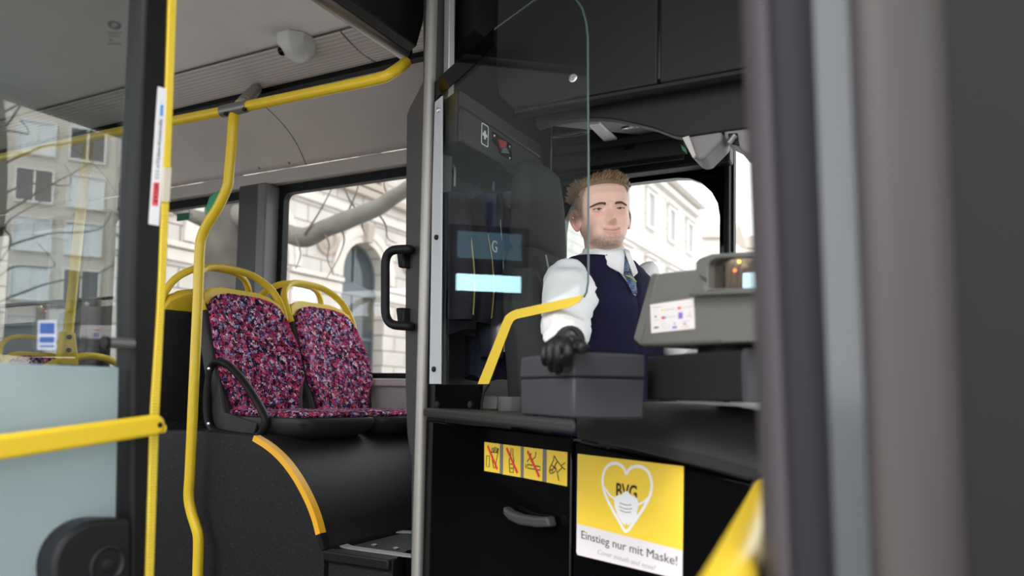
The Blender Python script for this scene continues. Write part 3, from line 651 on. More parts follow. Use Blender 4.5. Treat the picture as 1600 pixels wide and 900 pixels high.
# raised front module of the counter
ct2 = thing('counter_module', 'broad charcoal counter module with a rounded front edge under the ticket machine', 'counter', down(PC(1040, 690), .9))
def edge(pts, off): return crom(PCs(pts, off), 4)
E0 = edge([(903, 631), (985, 628), (1090, 628), (1180, 634), (1235, 640)], -.14)
E1 = edge([(902, 634), (985, 631), (1090, 632), (1170, 640), (1235, 655)], -.045)
E2 = edge([(901, 640), (985, 641), (1090, 648), (1170, 662), (1235, 683)], -.012)
E3 = edge([(900.5, 662), (980, 676), (1093, 699), (1169, 718), (1235, 736)], .028)
E4 = edge([(900.5, 667), (980, 682), (1093, 706), (1169, 726), (1235, 745)], .032)
E5 = edge([(901, 685), (980, 701), (1056, 720), (1169, 749), (1235, 766)], .026)
E6 = [p - N_CAB*.3 for p in E5]; E7 = [p - N_CAB*.35 for p in E0]
m = MB(); m.loft([list(r) for r in zip(E0, E1, E2, E3, E4, E5, E6, E7)]); obj('module_body', m, M_PLASTIC, ct2, bevel=.004, angle=40)
# --- coin cup
zc0 = zsl; cpos = PC(797, 640, -.035)
cup = thing('coin_cup', 'round charcoal cup standing on the counter beside the cash box', 'cup', V((cpos.x, cpos.y, zsl)))
obj('cup_body', MB().lathe(V((cpos.x, cpos.y, zsl)), UP, [(.001, .0), (.030, 0), (.032, .01), (.033, .036), (.030, .036), (.028, .012), (.001, .010)], 28), mat('cup_plastic', (.06, .06, .06), .5), cup)
lq = [down(PC(u, 640, o_), zsl) for u, o_ in ((753, -.012), (777, -.012), (777, -.05), (753, -.05))]; obj('side_clip', MB().prism(lq, (0, 0, .037)), mat('cup_plastic', (.06, .06, .06), .5), cup, bevel=.005)
# --- cash box with a lid
eL = -adir(-21); nL = V((eL.y, -eL.x, 0)); nL = nL if nL.dot(HD) < 0 else -nL
eR = adir(66); nR = V((eR.y, -eR.x, 0)); nR = nR if nR.dot(HD) < 0 else -nR
Bc = WZ(895, 654, zsl + .001); dB = (Bc - EYE).dot(HD)
ztop = W(895, 547, dB).z; zlid = W(895, 588, dB).z
Lc = WN(812, 600, Bc, nL); Rc = WN(1010, 600, Bc, nR)
cb = thing('cash_box', 'dark grey lidded cash box under the black glove on the counter', 'box', down((Lc + Rc)/2, zsl))
def boxring(z, g=0, lift=(0, 0, 0)):
    b_, l_, r_ = down(Bc, z) + (-eL*1 + eR)*0 + nL*g + nR*g, down(Lc, z) + nL*g - eL*g, down(Rc, z) + nR*g + eR*g
    return [b_, r_, l_ + (r_ - b_), l_]
M_BOX = mat('box_plastic', (.040, .042, .047), .45, spec=.3, bump=.2, bscale=500)
obj('box_body', MB().loft([boxring(zsl + .001, -.003), boxring(zlid - .0015, -.001)]), M_BOX, cb, bevel=.004)
obj('box_lid', MB().loft([boxring(zlid, 0), boxring(ztop - .002, -.001), ]), M_BOX, cb, bevel=.005, seg=3)
# --- ticket machine on its stand
dS = 1.42
S0 = W(1010, 625, dS); zst = S0.z
S1 = WN(1160, 628, S0, nL); S2 = S1 + (-nL)*.16 * 1.0 + eL*.0
ztt = W(1010, 557, dS).z
ms = thing('machine_stand', 'matt black box stand under the grey ticket machine', 'stand', down((S0 + S1)/2 - nL*.1, zst))
bk = -nL*.2
obj('stand_body', MB().hexa([S0, down(S1, zst), down(S1, zst) + bk, S0 + bk], [down(S0, ztt), down(S1, ztt), down(S1, ztt) + bk, down(S0, ztt) + bk]), M_DARK, ms, bevel=.004)
obj('stand_end', MB().hexa([down(S1, zst) + eL*.001, down(S1, zst) + eL*.012, down(S1, zst) + eL*.012 + bk, down(S1, zst) + eL*.001 + bk], [down(S1, ztt) + eL*.001, down(S1, ztt) + eL*.012, down(S1, ztt) + eL*.012 + bk, down(S1, ztt) + eL*.001 + bk]), M_BOX, ms)
mk = down((S0 + S1)/2 - nL*.1, ztt)
obj('swivel_mount', MB().loft([[mk + V((.07*math.cos(2*PI*k/20), .07*math.sin(2*PI*k/20), h)) for k in range(20)] for h in (0, .018)]), M_BLACK, ms)
M_TM = mat('machine_grey', (.105, .105, .096), .5, bump=.12, bscale=500)
M_TMD = mat('machine_grey_dark', (.12, .12, .12), .45)
def TM(u, v, off=0.0): return WN(u, v, S0 + nL*(.012 + off), nL)
def TMs(pts, off=0.0): return [TM(u, v, off) for u, v in pts]
tm = thing('ticket_machine', 'grey ticket printer with a white payment label facing the door', 'ticket machine', down(mk, ztt + .018))
body = [(1028, 427), (1086, 419), (1100, 424), (1102, 455), (1196, 450), (1196, 532), (1003, 541), (1000, 540)]
obj('machine_body', MB().prism(TMs([(1027, 427), (1086, 420), (1103, 440), (1103, 455), (1210, 451), (1210, 533), (999, 542)]), -nL*.17), M_TM, tm, bevel=.007, seg=3)
m = MB(); f0 = TMs([(1027, 428), (1000, 541)], -.001); s0_ = TMs([(1018, 427), (989, 531)], -.035)
m.loft([[f0[0], f0[1], s0_[1], s0_[0]], [f0[0] - nL*.165, f0[1] - nL*.165, s0_[1] - nL*.10, s0_[0] - nL*.10]]); obj('side_cover', m, M_TM, tm, bevel=.005, seg=3)
obj('seam', MB().prism(TMs([(1018, 468.5), (1086, 458.2), (1086, 459.2), (1018, 469.5)], .0002), nL*.0004), M_TMD, tm)
obj('collar', MB().prism(TMs([(1087, 457), (1210, 452), (1210, 459), (1087, 464)], 0), nL*.016), M_TM, tm, bevel=.004)
hood = [(1087, 424), (1087, 410), (1092, 404), (1104, 400), (1112, 397), (1210, 391), (1210, 453), (1103, 454), (1103, 436)]
win = [(1106, 425), (1106, 414), (1110, 408), (1117, 404), (1126, 402.5), (1198, 400), (1198, 449), (1106, 451), (1106, 436)]
obj('printer_hood', MB().ring(TMs(hood, .010), TMs(win, .010), -nL*.03), M_TM, tm, bevel=.003)
obj('hood_back', MB().ring(TMs(hood, -.105), TMs(win, -.105), -nL*.012), M_TM, tm, bevel=.003)
obj('hood_roof', MB().loft([TMs([(1087, 424), (1087, 410), (1092, 404), (1104, 400), (1112, 397), (1210, 391)], -.012), TMs([(1087, 424), (1087, 410), (1092, 404), (1104, 400), (1112, 397), (1210, 391)], -.028)], closed=False, cap=False), M_TM, tm, solid=.004)
obj('hood_cover', MB().loft([TMs([(1088, 424), (1088, 411), (1093, 405), (1104, 401), (1112, 398), (1210, 392)], -.028), TMs([(1088, 424), (1088, 411), (1093, 405), (1104, 401), (1112, 398), (1210, 392)], -.104)], closed=False, cap=False), glass('hood_clear', (.88, .87, .86), 1.5, .8), tm)
pw = obj('paper_window', MB().prism(TMs([(1107, 403), (1198, 399), (1198, 450), (1107, 452)], -.002), -nL*.0015), glass('smoked_window', (.84, .81, .79), 1.5, .9), tm)
M_PAPER = mat('paper', (.66, .58, .50), .8)
def sheet_(us, o0, o1, mt, nm):
    rows = [[TM(u, v, o) for v in (452, 440, 425, 410, 403)] for u, o in us]; obj(nm, MB().grid(rows), mt, tm, solid=.0008)
sheet_([(1134, -.03), (1146, -.045), (1158, -.05), (1170, -.045), (1182, -.03)], 0, 0, M_PAPER, 'paper_strip')
sheet_([(1110, -.02), (1115, -.035), (1121, -.030), (1127, -.018), (1130, -.03)], 0, 0, mat('paper_violet', (.20, .19, .22), .5), 'paper_guide')  # curved sheet in a dark violet-grey
for u in (1141, 1151, 1160): obj('paper_wire', MB().tube([TM(u, 452, -.02), TM(u + 2, 425, -.024), TM(u + 7, 406, -.03)], .0007, 6), M_TMD, tm)
for nm, u, v, c in (('red_light', 1148, 422.5, (1, .15, .05)), ('amber_light', 1155, 409, (1, .75, .1))):
    obj(nm, MB().ball(TM(u, v, -.012), .0022, 10), mat(nm, c, .4, emit=c, estr=3), tm)
for u, v in ((1138, 404), (1162, 414)): 
    obj('sensor', MB().prism(TMs([(u-4, v-4), (u+4, v-4), (u+4, v+4), (u-4, v+4)], -.02), -nL*.003), M_WHITE, tm)
obj('service_flap', MB().prism(TMs([(1130, 508.5), (1210, 505), (1210, 532), (1130, 534.5)], .0005), nL*.0012), M_TM, tm, bevel=.0008)
for q in (((1129, 508), (1210, 504.5), (1210, 505.4), (1129, 508.9)), ((1129, 508), (1130, 508), (1130, 535), (1129, 535))): obj('flap_gap', MB().prism(TMs(q, .0006), nL*.0012), M_TMD, tm, smooth=False)
# payment label
lab = obj('payment_label', MB().prism(TMs([(1016.2, 476), (1084.5, 466.2), (1086.2, 513.5), (1018, 520.8)], .0006), nL*.0006), mat('label_white', (.62, .585, .585), .5), tm)
def LQ(x, y, off=.0014): return TM(1000 + x/12.86, 460 + y/12.86, off)      # printed marks on the label
def mark(name, pts, col):
    obj(name, MB().prism([LQ(x, y) for x, y in pts], nL*.0003), mat('print_%s' % col[0], col[1], .5), lab)
def disc(x, y, r): return [(x + r*math.cos(2*PI*k/16), y + r*math.sin(2*PI*k/16)) for k in range(16)]
blk, gry, yel, red, ora, blu, pur = ('black', (.05, .05, .06)), ('grey', (.45, .43, .44)), ('yellow', (.80, .55, .03)), ('red', (.62, .03, .08)), ('orange', (.85, .30, .04)), ('blue', (.10, .30, .60)), ('purple', (.20, .12, .45))
mark('mark', disc(455, 315, 24), yel); mark('mark', disc(785, 275, 28), red); mark('mark', disc(815, 268, 24), ora)
mark('mark', disc(462, 470, 30), red); mark('mark', disc(500, 462, 24), blu)
mark('mark', [(768, 365), (855, 355), (858, 480), (772, 490)], pur); mark('mark', disc(316, 445, 17), blk); mark('mark', disc(992, 372, 18), gry)
mark('mark', [(650, 645), (740, 635), (742, 675), (652, 685)], pur); mark('mark', [(680, 570), (712, 570), (698, 612)], blk); mark('mark', [(840, 648), (985, 632), (986, 645), (841, 661)], ora)
for x0, y0, x1, y1, h, c in ((240, 268, 440, 240, 12, gry), (500, 312, 695, 287, 16, gry), (862, 262, 1045, 238, 10, gry), (548, 458, 700, 438, 12, gry), (268, 522, 372, 506, 12, gry), (930, 440, 1040, 425, 22, gry), (280, 672, 378, 660, 26, blk), (845, 545, 992, 525, 14, gry)):
    mark('printed_line', [(x0, y0 - h/2), (x1, y1 - h/2), (x1, y1 + h/2), (x0, y0 + h/2)], c)
o1 = [(522 + 76*math.cos(2*PI*k/24), 640 + 62*math.sin(2*PI*k/24)) for k in range(24)]; o2 = [(522 + 71*math.cos(2*PI*k/24), 640 + 57*math.sin(2*PI*k/24)) for k in range(24)]
obj('mark', MB().ring([LQ(*p) for p in o1], [LQ(*p) for p in o2], nL*.0003), mat('print_grey', gry[1], .5), lab)
ex_ = (LQ(575, 650) - LQ(470, 660)).normalized()
obj('lettering', text_mb('VISA', .0048, LQ(870, 612, .0013), ex_, UP, .0002), mat('print_dkblue', (.10, .10, .30), .5), lab)
obj('lettering', text_mb('G Pay', .0034, LQ(478, 662, .0013), ex_, UP, .0002), mat('print_grey', gry[1], .5), lab)
obj('lettering', text_mb('Pay', .0034, LQ(312, 680, .0013), ex_, UP, .0002), mat('print_black', blk[1], .5), lab)

# --- partition post with grab handle
pc = PC(664, 600, 0.0)
pt = thing('partition_post', 'grey partition post with a bright metal tube between the seats and the cab', 'post', V((pc.x, pc.y, 0)))
TL = PC(663.5, 450, .01)
obj('metal_tube', MB().tube([V((TL.x, TL.y, 0)), V((TL.x, TL.y, 2.42))], .0175, 20), mat('satin_metal', (.36, .345, .325), .5, metal=.6, spec=.3), pt)
def CV(u, v, off=-.0): return PC(u, v, off)
cov = [(661, -20), (661, 128), (655, 140), (640, 168), (635, 180), (634, 300), (633, 480), (633, 600), (636, 680), (643, 720), (642, 900)]
L_ = [PC(u, v, -.002) for u, v in cov]; 
m = MB(); rgt = V((TL.x, TL.y, 0)) - D_CAB*.006
m.loft([[p, V((rgt.x, rgt.y, p.z)) + N_CAB*.008, V((rgt.x, rgt.y, p.z)) - N_CAB*.09, p - N_CAB*.09] for p in L_]); obj('post_cover', m, mat('post_grey', (.055, .053, .052), .5, bump=.1), pt, bevel=.005, seg=3)
gh = obj('grab_handle', MB().tube(fillet([PC(641, 391, .012), PC(640, 389, .045), PC(602, 391, .075), PC(602, 507, .075), PC(640, 510, .045), PC(641, 510, .012)], .05, 7), .0135, 14), M_BLACK, pt)
for v0, v1 in ((385, 420), (482, 514)):
    obj('handle_foot', MB().prism(PCs([(631, v0), (643, v0), (643, v1), (635, v1)], .0), N_CAB*.03), M_BLACK, gh, bevel=.006)
# aluminium profile above the glass
ap = thing('aluminium_profile', 'twin ribbed aluminium profile above the black corner of the cab glass', 'profile', PC(690, 150, -.03))
for u0, u1 in ((672, 678), (679, 687.5), (692.5, 700.5)):
    m = MB(); m.prism([PC(u0 + 2, -30, -.03), PC(u1 + 2, -30, -.03), PC(u1, 155, -.03), PC(u0, 155, -.03)], -N_CAB*.02); obj('profile_rib', m, M_ALUW if u0 > 678 else M_TRIM, ap, bevel=.002)

# --- glass screen
OUT = [(672, 600), (669, 152), (672, 146), (680, 135), (705, 109), (772, 45), (832, 1), (846, -6), (866, -10), (885, -9), (899, -1), (908, 12), (914, 32), (917, 58), (918, 250), (917.5, 440), (915, 456), (910, 466), (902, 474), (888, 481), (808, 498), (803, 501), (799, 508), (764, 600)]
gs = thing('cab_screen', 'clear cab screen glass with a yellow taped lower edge in front of the driver', 'glass screen', PC(760, 600))
obj('glass_pane', MB().prism(PCs(OUT, 0), -N_CAB*.006), M_SCREEN, gs, smooth=False)
M_EDGE = mat('glass_edge', (.075, .11, .115), .35, spec=.4)
ed = [(772, 45), (832, 1), (846, -6), (866, -10), (885, -9), (899, -1), (908, 12), (914, 32), (917, 58), (918, 250), (917.5, 440), (915, 456), (911, 464)]
obj('glass_edge', MB().tube([p - N_CAB*.003 for p in PCs(ed)], .0024, 8), M_EDGE, gs)
YT = [(912, 461), (905, 472), (890, 480), (808, 498), (803, 501), (799, 508), (764, 600), (747, 600), (785, 505), (790, 494), (797, 488), (806, 484)]
obj('yellow_edge', MB().prism(PCs(YT, .0005), N_CAB*.0012), M_YELLOW2, gs, smooth=False)
tint = [(669, 152), (672, 146), (680, 135), (705, 109), (772, 45), (771, 70), (770, 80), (700, 150), (688, 160), (684, 170), (680, 600), (672, 600)]
tint = [(664, 152), (668, 142), (690, 118), (735, 78), (772, 45), (772, 72), (735, 108), (697, 142), (686, 150), (682, 160), (678, 300), (673, 600), (657, 600)]
obj('black_band', MB().prism(PCs(tint, .0008), N_CAB*.002), M_GLOSSBLACK, gs, smooth=False)
st = [(681, 160), (692.5, 150), (692, 300), (690, 600), (672.5, 600), (677, 300)]
sp_ = obj('clamp_strip', MB().prism(PCs(st, .004), N_CAB*.004), mat('bright_strip', (.50, .51, .52), .5, metal=.2), gs, bevel=.001)
for u, v in ((683, 371), (679, 577), (686, 172)): obj('clamp_bolt', MB().lathe(PC(u, v, .008), N_CAB, [(.001, 0), (.008, 0), (.0075, .006), (.004, .008), (.001, .008)], 14), M_DARK if v > 200 else M_ALU, sp_)
bp_ = [(660, 601), (749, 601), (746, 642), (748, 647), (660, 637)]
bp = obj('base_panel', MB().prism(PCs(bp_, -.002), -N_CAB*.012), M_GLOSSBLACK, gs, smooth=False)
for u in (684, 736): obj('base_bolt', MB().lathe(PC(u, 632, -.002), N_CAB, [(.001, 0), (.010, 0), (.009, .005), (.001, .006)], 14), M_DARK, bp)
obj('rubber_seal', MB().tube(PCs([(764, 601), (757, 612), (753, 628), (752, 648)], .002), .003, 8), M_BLACK, gs)

# --- yellow pictogram stickers
def ZP(x, y, off=.0): return PC(740 + x/3.914, 670 + y/3.914, off)
quads = [((67, 80), (162, 92), (160, 273), (66, 257)), ((183, 95), (289, 108), (288, 297), (181, 279)), ((309, 110), (424, 125), (421, 322), (307, 300)), ((449, 128), (574, 143), (572, 352), (447, 327))]
labs = ['yellow sticker with crossed-out cup and fries', 'yellow sticker with crossed-out bottle', 'yellow sticker with crossed-out smoking cigarette', 'yellow sticker with a muzzled dog head, closest to the mask sign']
lines = [[[(80, 165), (98, 166), (96, 234), (78, 230), (80, 165)], [(108, 145), (122, 238), (130, 240), (150, 148), (108, 143)], [(112, 144), (114, 118), (122, 118), (122, 143)], [(126, 143), (130, 112), (138, 114), (136, 145)], [(142, 146), (148, 118), (153, 124), (148, 148)]],
         [[(222, 265), (218, 190), (228, 160), (229, 120), (241, 121), (241, 162), (247, 192), (243, 268), (222, 265)], [(224, 215), (242, 217)], [(226, 240), (240, 242)]],
         [[(330, 218), (408, 232), (408, 254), (330, 240), (330, 218)], [(320, 216), (321, 242)], [(366, 218), (350, 198), (378, 172), (382, 140)], [(328, 200), (345, 176), (352, 150)]],
         [[(493, 165), (488, 196), (466, 240), (464, 262), (472, 274), (486, 270), (500, 258)], [(493, 165), (512, 196), (535, 226), (560, 208)], [(512, 200), (478, 262)], [(500, 232), (512, 268), (540, 240), (535, 226)], [(512, 268), (522, 318)], [(535, 228), (560, 250)], [(480, 222), (506, 252)], [(468, 256), (480, 244)]]]
bars = [[(86, 104), (144, 246)], [(202, 118), (268, 270)], [(330, 136), (402, 294)], None]
for i, q in enumerate(quads):
    c = ZP((q[0][0] + q[2][0])/2, q[2][1]); t = thing('pictogram_sticker', labs[i], 'sticker', c, 'yellow pictogram stickers on the cab door')
    obj('sticker_face', MB().prism([ZP(x, y, .0005) for x, y in q], N_CAB*.0005), M_SIGNYEL, t, smooth=False)
    if i < 3:
        n_ = quads[i+1]; obj('separator', MB().prism([ZP(*q[1], .0004), ZP(*n_[0], .0004), ZP(*n_[3], .0004), ZP(*q[2], .0004)], N_CAB*.0005), mat('sticker_grey', (.16, .155, .15), .5), t, smooth=False)
    m = MB()
    for ln in lines[i]: m.v, m.f = m.v, m.f; s_ = stroke(ln, .0024, .0011, pf=ZP); m.add(s_.v, s_.f)
    obj('pictogram', m, M_BLACKPRINT, t, smooth=False)
    if bars[i]: obj('red_bar', stroke(bars[i], .0068, .0018, pf=ZP), M_RED, t, smooth=False)
# --- mask sign
sg = thing('mask_sign', 'yellow and white sign with a masked heart on the black cab panel', 'sign', ZP(950, 900))
Z0 = lambda pts, off: [ZP(x, y, off) for x, y in pts]
obj('sign_board', MB().prism(PCs([(903, 709), (1068.5, 728.5), (1066.5, 906), (903, 867), (901, 862)], .0006), N_CAB*.001), mat('sign_white', (.70, .66, .68), .45), sg, smooth=False)
obj('yellow_field', MB().prism(PCs([(903, 709), (1068.5, 728.5), (1067, 860), (901.8, 818)], .0017), N_CAB*.0004), M_SIGNYEL, sg, smooth=False)
heart = crom(Z0([(934, 278), (918, 240), (893, 218), (862, 210), (828, 222), (803, 252), (790, 300), (794, 360), (815, 425), (850, 495), (893, 570), (932, 628), (975, 580), (1020, 515), (1060, 450), (1084, 392), (1090, 335), (1076, 278), (1050, 246), (1015, 230), (982, 232), (955, 246), (934, 278)], .0025), 4)
def stroke3(P, w, th=.0004):
    m = MB(); rows = []
    for i, p in enumerate(P):
        t = (P[min(i+1, len(P)-1)] - P[max(i-1, 0)]).normalized(); s = N_CAB.cross(t); rows.append([p - s*w/2, p + s*w/2, p + s*w/2 + N_CAB*th, p - s*w/2 + N_CAB*th])
    return m.loft(rows)
obj('heart_outline', stroke3(heart, .0065), M_WHITE, sg, smooth=False)
hcap = (ZP(870, 342) - ZP(870, 428)).length
ex_ = (ZP(1000, 372) - ZP(870, 340)).normalized(); ex_ = D_CAB
tb = text_mb('BVG', hcap*1.42, ZP(868, 415, .0026), D_CAB, UP, .0002, sx=.80, bold=.02); obj('lettering', tb, M_BLACKPRINT, sg, smooth=False)
mk_ = obj('mask_shape', MB().prism(crom(Z0([(935, 380), (968, 408), (1000, 425), (1008, 462), (1003, 500), (985, 540), (935, 578), (893, 535), (868, 490), (861, 445), (870, 412), (905, 400)], .0032), 3, True), N_CAB*.0004), M_WHITE, sg, smooth=False)
m = MB()
for ln in ([(893, 452), (930, 466), (966, 464)], [(890, 474), (930, 490), (970, 488)], [(896, 496), (930, 511), (962, 508)]):
    s_ = stroke3(crom(Z0(ln, .0038), 4), .0016); m.add(s_.v, s_.f)
obj('mask_folds', m, mat('fold_grey', (.25, .22, .24), .5), mk_, smooth=False)
for ln in ([(800, 358), (835, 408), (868, 432)], [(878, 515), (905, 560), (930, 584)], [(1086, 405), (1050, 442), (1006, 464)], [(1000, 520), (965, 566), (940, 586)]):
    obj('mask_strap', stroke3(Z0(ln, .0027), .0048), M_WHITE, sg, smooth=False)
def fit(s, p0, p1, caph, off, mt, shear=0, bold=0):
    a, b2 = ZP(*p0, off), ZP(*p1, off); L = (b2 - a).dot(D_CAB)
    t_ = text_mb(s, caph*1.40, a, D_CAB, UP, .0002, shear=shear, bold=bold); w = max((p - a).dot(D_CAB) for p in t_.v)
    ex = (b2 - a)/w
    t_.v = [a + ex*((p - a).dot(D_CAB)) + UP*((p - a).z) + N_CAB*((p - a).dot(N_CAB)) for p in t_.v]
    return obj('lettering', t_, mt, sg, smooth=False)
fit('Einstieg nur mit Maske!', (655, 668), (1245, 836), (ZP(655, 622) - ZP(655, 672)).length, .0018, mat('ink_black', (.03, .03, .03), .5))
fit('Cover mouth and nose!', (755, 764), (1113, 868), (ZP(760, 735) - ZP(760, 766)).length, .0018, mat('ink_grey', (.36, .34, .35), .5), shear=.25)
# passenger display hanging in the saloon, plus a faint panel added for the second reflection: both are seen mirrored in the cab glass
def MR(u, v, x):
    d = ray(u, v); e = EYE - N_CAB*(2*(EYE - P_CAB).dot(N_CAB)); d = d - N_CAB*(2*d.dot(N_CAB)); return e + d*((x - e.x)/d.x)
XDP = -4.52
c0, c1 = MR(712, 453, XDP), MR(813, 432, XDP); ya, yb = sorted((c0.y, c1.y)); za, zb2 = sorted((c0.z, c1.z))
e0, e1 = MR(714, 402, XDP), MR(813, 366, XDP); zc0, zc1 = sorted((e0.z, e1.z))
dp = thing('information_display', 'lit pale blue passenger display hanging from the saloon ceiling, mirrored in the cab glass', 'display', (XDP - .05, (ya + yb)/2, za))
obj('display_case', MB().box((XDP - .10, ya - .06, za - .05), (XDP - .006, yb + .06, zc1 + .05)), M_DARK, dp, bevel=.01)
obj('display_screen', MB().box((XDP - .008, ya, za), (XDP, yb, zb2)), mat('lit_screen', (.2, .3, .33), .3, emit=(.50, .86, 1.0), estr=5.5), dp)
obj('reflection_panel', MB().box((XDP - .008, ya, zc0), (XDP, yb, zc1)), mat('reflection_blue', (.02, .04, .05), .3, emit=(.40, .75, .95), estr=.35), dp)  # added glow standing in for the glass's weaker doubled reflection
obj('hanger', MB().tube([(XDP - .05, (ya + yb)/2, zc1 + .04), (XDP - .05, (ya + yb)/2, max(ZR + .01, zc1 + .06))], .025, 12), M_DARK, dp)
# ================================================================== REST OF THE CAB
struct('cab_back_wall', MB().box((X_CAB - .03, 1.98, 0), (X_CAB, YW - .03, 2.42)), M_LINING)
struct('cab_top_wall', MB().hexa([(X_CAB - .01, 2.02, 2.14), (X_CAB + .2, 1.91, 2.14), (X_CAB + .2, 2.06, 2.14), (X_CAB - .01, 2.06, 2.14)], [(X_CAB - .01, 2.02, 2.42), (X_CAB + .2, 1.91, 2.42), (X_CAB + .2, 2.06, 2.42), (X_CAB - .01, 2.06, 2.42)]), M_DARK)
# first-aid locker behind the driver's seat
XK = -1.16
def LK(u, v, off=0.0): return WX(u, v, XK + off)
lk = thing('first_aid_locker', 'dark overhead locker with a white cross sign and a red toggle latch behind the driver', 'locker', LK(770, 250))
l0, l1 = LK(718, 217.5), LK(840, 294); t0_, t1_ = LK(718.5, 134), LK(840, 224)
Yl0, Yl1, Zl0, Zl1 = l0.y, l1.y + .02, (l0.z + l1.z)/2, (t0_.z + t1_.z)/2
obj('locker_body', MB().hexa([(X_CAB + .002, Yl0 + .115, Zl0), (XK - .012, Yl0, Zl0), (XK - .012, Yl1, Zl0), (X_CAB + .002, Yl1, Zl0)], [(X_CAB + .002, Yl0 + .115, Zl1), (XK - .012, Yl0, Zl1), (XK - .012, Yl1, Zl1), (X_CAB + .002, Yl1, Zl1)]), M_LINING, lk, bevel=.006)
M_FLAP = mat('locker_flap_plastic', (.030, .026, .0265), .45, spec=.22, bump=.12, bscale=500)
Zm = LK(723, 169).z
obj('upper_trim', MB().box((XK - .012, Yl0 + .004, Zm + .004), (XK, Yl1, Zl1 - .003)), M_FLAP, lk, bevel=.004)
fl = obj('flap', MB().box((XK - .012, Yl0 + .004, Zl0 + .003), (XK + .004, Yl1, Zm)), M_FLAP, lk, bevel=.006, seg=3)
rim = [(752, 198), (763, 206), (763, 225), (752, 215)]
c_ = LK(757.5, 211, .0045); w_, h_ = .042, .066
rr = lambda w, h, r: [c_ + V((0, q[0], q[1])) for q in rrect(w, h, r)]
o = obj('cross_sign', MB().ring(rr(w_, h_, .006), rr(w_ - .006, h_ - .006, .004), (.001, 0, 0)), M_WHITE, fl)
s_ = .0045; arm_ = .013
cr2 = [(-s_, arm_), (s_, arm_), (s_, s_), (arm_, s_), (arm_, -s_), (s_, -s_), (s_, -arm_), (-s_, -arm_), (-s_, -s_), (-arm_, -s_), (-arm_, s_), (-s_, s_)]
obj('white_cross', MB().prism([c_ + V((0, q[0], q[1])) for q in cr2], (.001, 0, 0)), M_WHITE, fl, smooth=False)
lt = [(769, 205), (799, 226), (799, 251), (780, 240), (778, 231), (770, 222)]
obj('latch_window', MB().prism([LK(u, v, .0045) for u, v in lt], (.002, 0, 0)), M_GLOSSBLACK, fl, bevel=.001)
obj('latch_toggle', MB().prism([LK(u, v, .006) for u, v in ((778, 218), (789, 222), (788, 230), (781, 232))], (.008, 0, 0)), mat('red_toggle', (.45, .02, .03), .4), fl, bevel=.002)
obj('latch_catch', MB().prism([LK(u, v, .006) for u, v in ((784, 232), (789, 231), (794, 240), (783, 239))], (.006, 0, 0)), M_GREYMETAL, fl, bevel=.001)
for u, v in ((772, 212), (796, 229), (796, 247)): obj('latch_screw', MB().lathe(LK(u, v, .006), (1, 0, 0), [(.001, 0), (.004, 0), (.003, .003), (.001, .003)], 10), M_ALU, fl)
# overhead compartment above the driver
YO = 1.86
def OP(u, v, off=0.0): return WY(u, v, YO + off)
oc_ = thing('overhead_compartment', 'large dark overhead compartment with a round lock above the driver window', 'compartment', OP(980, 150))
zb = OP(1000, 135).z
xs_ = OP(1029, 60).x
xL = OP(776, 60).x; XE = .12
def oprism(pts, mt, name, th=.04, bv=.006, off=0): return obj(name, MB().prism([OP(u, v, off) for u, v in pts], (0, th, 0)), mt, oc_, bevel=bv, seg=3)
M_OVER = mat('overhead_panel', (.020, .018, .0175), .5, spec=.22, bump=.12, bscale=400)
dl = [V((xs_ - .003, YO, zb)), V((xs_ - .003, YO, 2.415)), V((xL, YO, 2.415)), V((xL, YO, zb + .16)), V((xL - .0, YO, zb + .10)), V((xL + .012, YO, zb + .05)), V((xL + .045, YO, zb + .012)), V((xL + .09, YO, zb))]
obj('door_flap', MB().prism(dl, (0, .04, 0)), M_OVER, oc_, bevel=.006, seg=3)
obj('door_flap', MB().box((xs_ + .003, YO, zb), (XE, YO + .04, 2.415)), M_OVER, oc_, bevel=.006, seg=3)
obj('lock', MB().lathe(OP(896, 122), (0, -1, 0), [(.001, 0), (.0125, 0), (.0125, .004), (.009, .005), (.008, .003), (.005, .003), (.004, .006), (.001, .006)], 20), M_ALU, oc_)
# lower lip and valance
m = MB(); pr = [(YO + .004, zb - .002), (YO + .006, zb - .010), (YO + .018, zb - .017), (YO + .04, zb - .014), (YO + .06, zb + .004), (YO + .072, zb + .03), (YO + .045, zb + .03), (YO + .042, zb + .0)]
m.loft([[V((x, y, z)) for y, z in pr] for x in (xL + .06, XE)]); obj('lip', m, M_LINING, oc_, angle=40)
YV = YO + .07
def OV(u, v): return WY(u, v, YV)
zv = zb + .012
arcv = [(836, 199), (858, 192), (885, 187), (920, 184), (953, 185.5), (987, 192), (1020, 200), (1050, 211), (1067, 214)]
pts = [OV(u, v) for u, v in arcv]; zr_ = OV(1153, 203).z
pts = crom(pts, 4) + [V((XE, YV, zr_))]
obj('valance', MB().prism(pts + [V((XE, YV, zv)), V((pts[0].x, YV, zv))], (0, .035, 0)), M_OVER, oc_, bevel=.004)
YS = YW - .14
q0, q1 = OV(935, 182), WY(880, 227, YS)
sl_n = V((1, 0, 0)).cross(V((0, YS - YV, q1.z - q0.z))).normalized(); sl_n = -sl_n if sl_n.z > 0 else sl_n      # faces down
def SF(u, v, o=0.0): return WN(u, v, q0 + sl_n*o, sl_n)
zu = q1.z
obj('soffit', MB().loft([[V((x, YV + .03, q0.z + (q1.z - q0.z)*.03/(YS - YV))), V((x, YS + .05, q1.z + .01)), V((x, YS + .05, q1.z + .04)), V((x, YV + .03, q0.z + .04))] for x in (OV(852, 195).x, XE)]), mat('soffit_lining', (.050, .046, .045), .5, bump=.1, spec=.25), oc_)
sp = SF(890, 209)
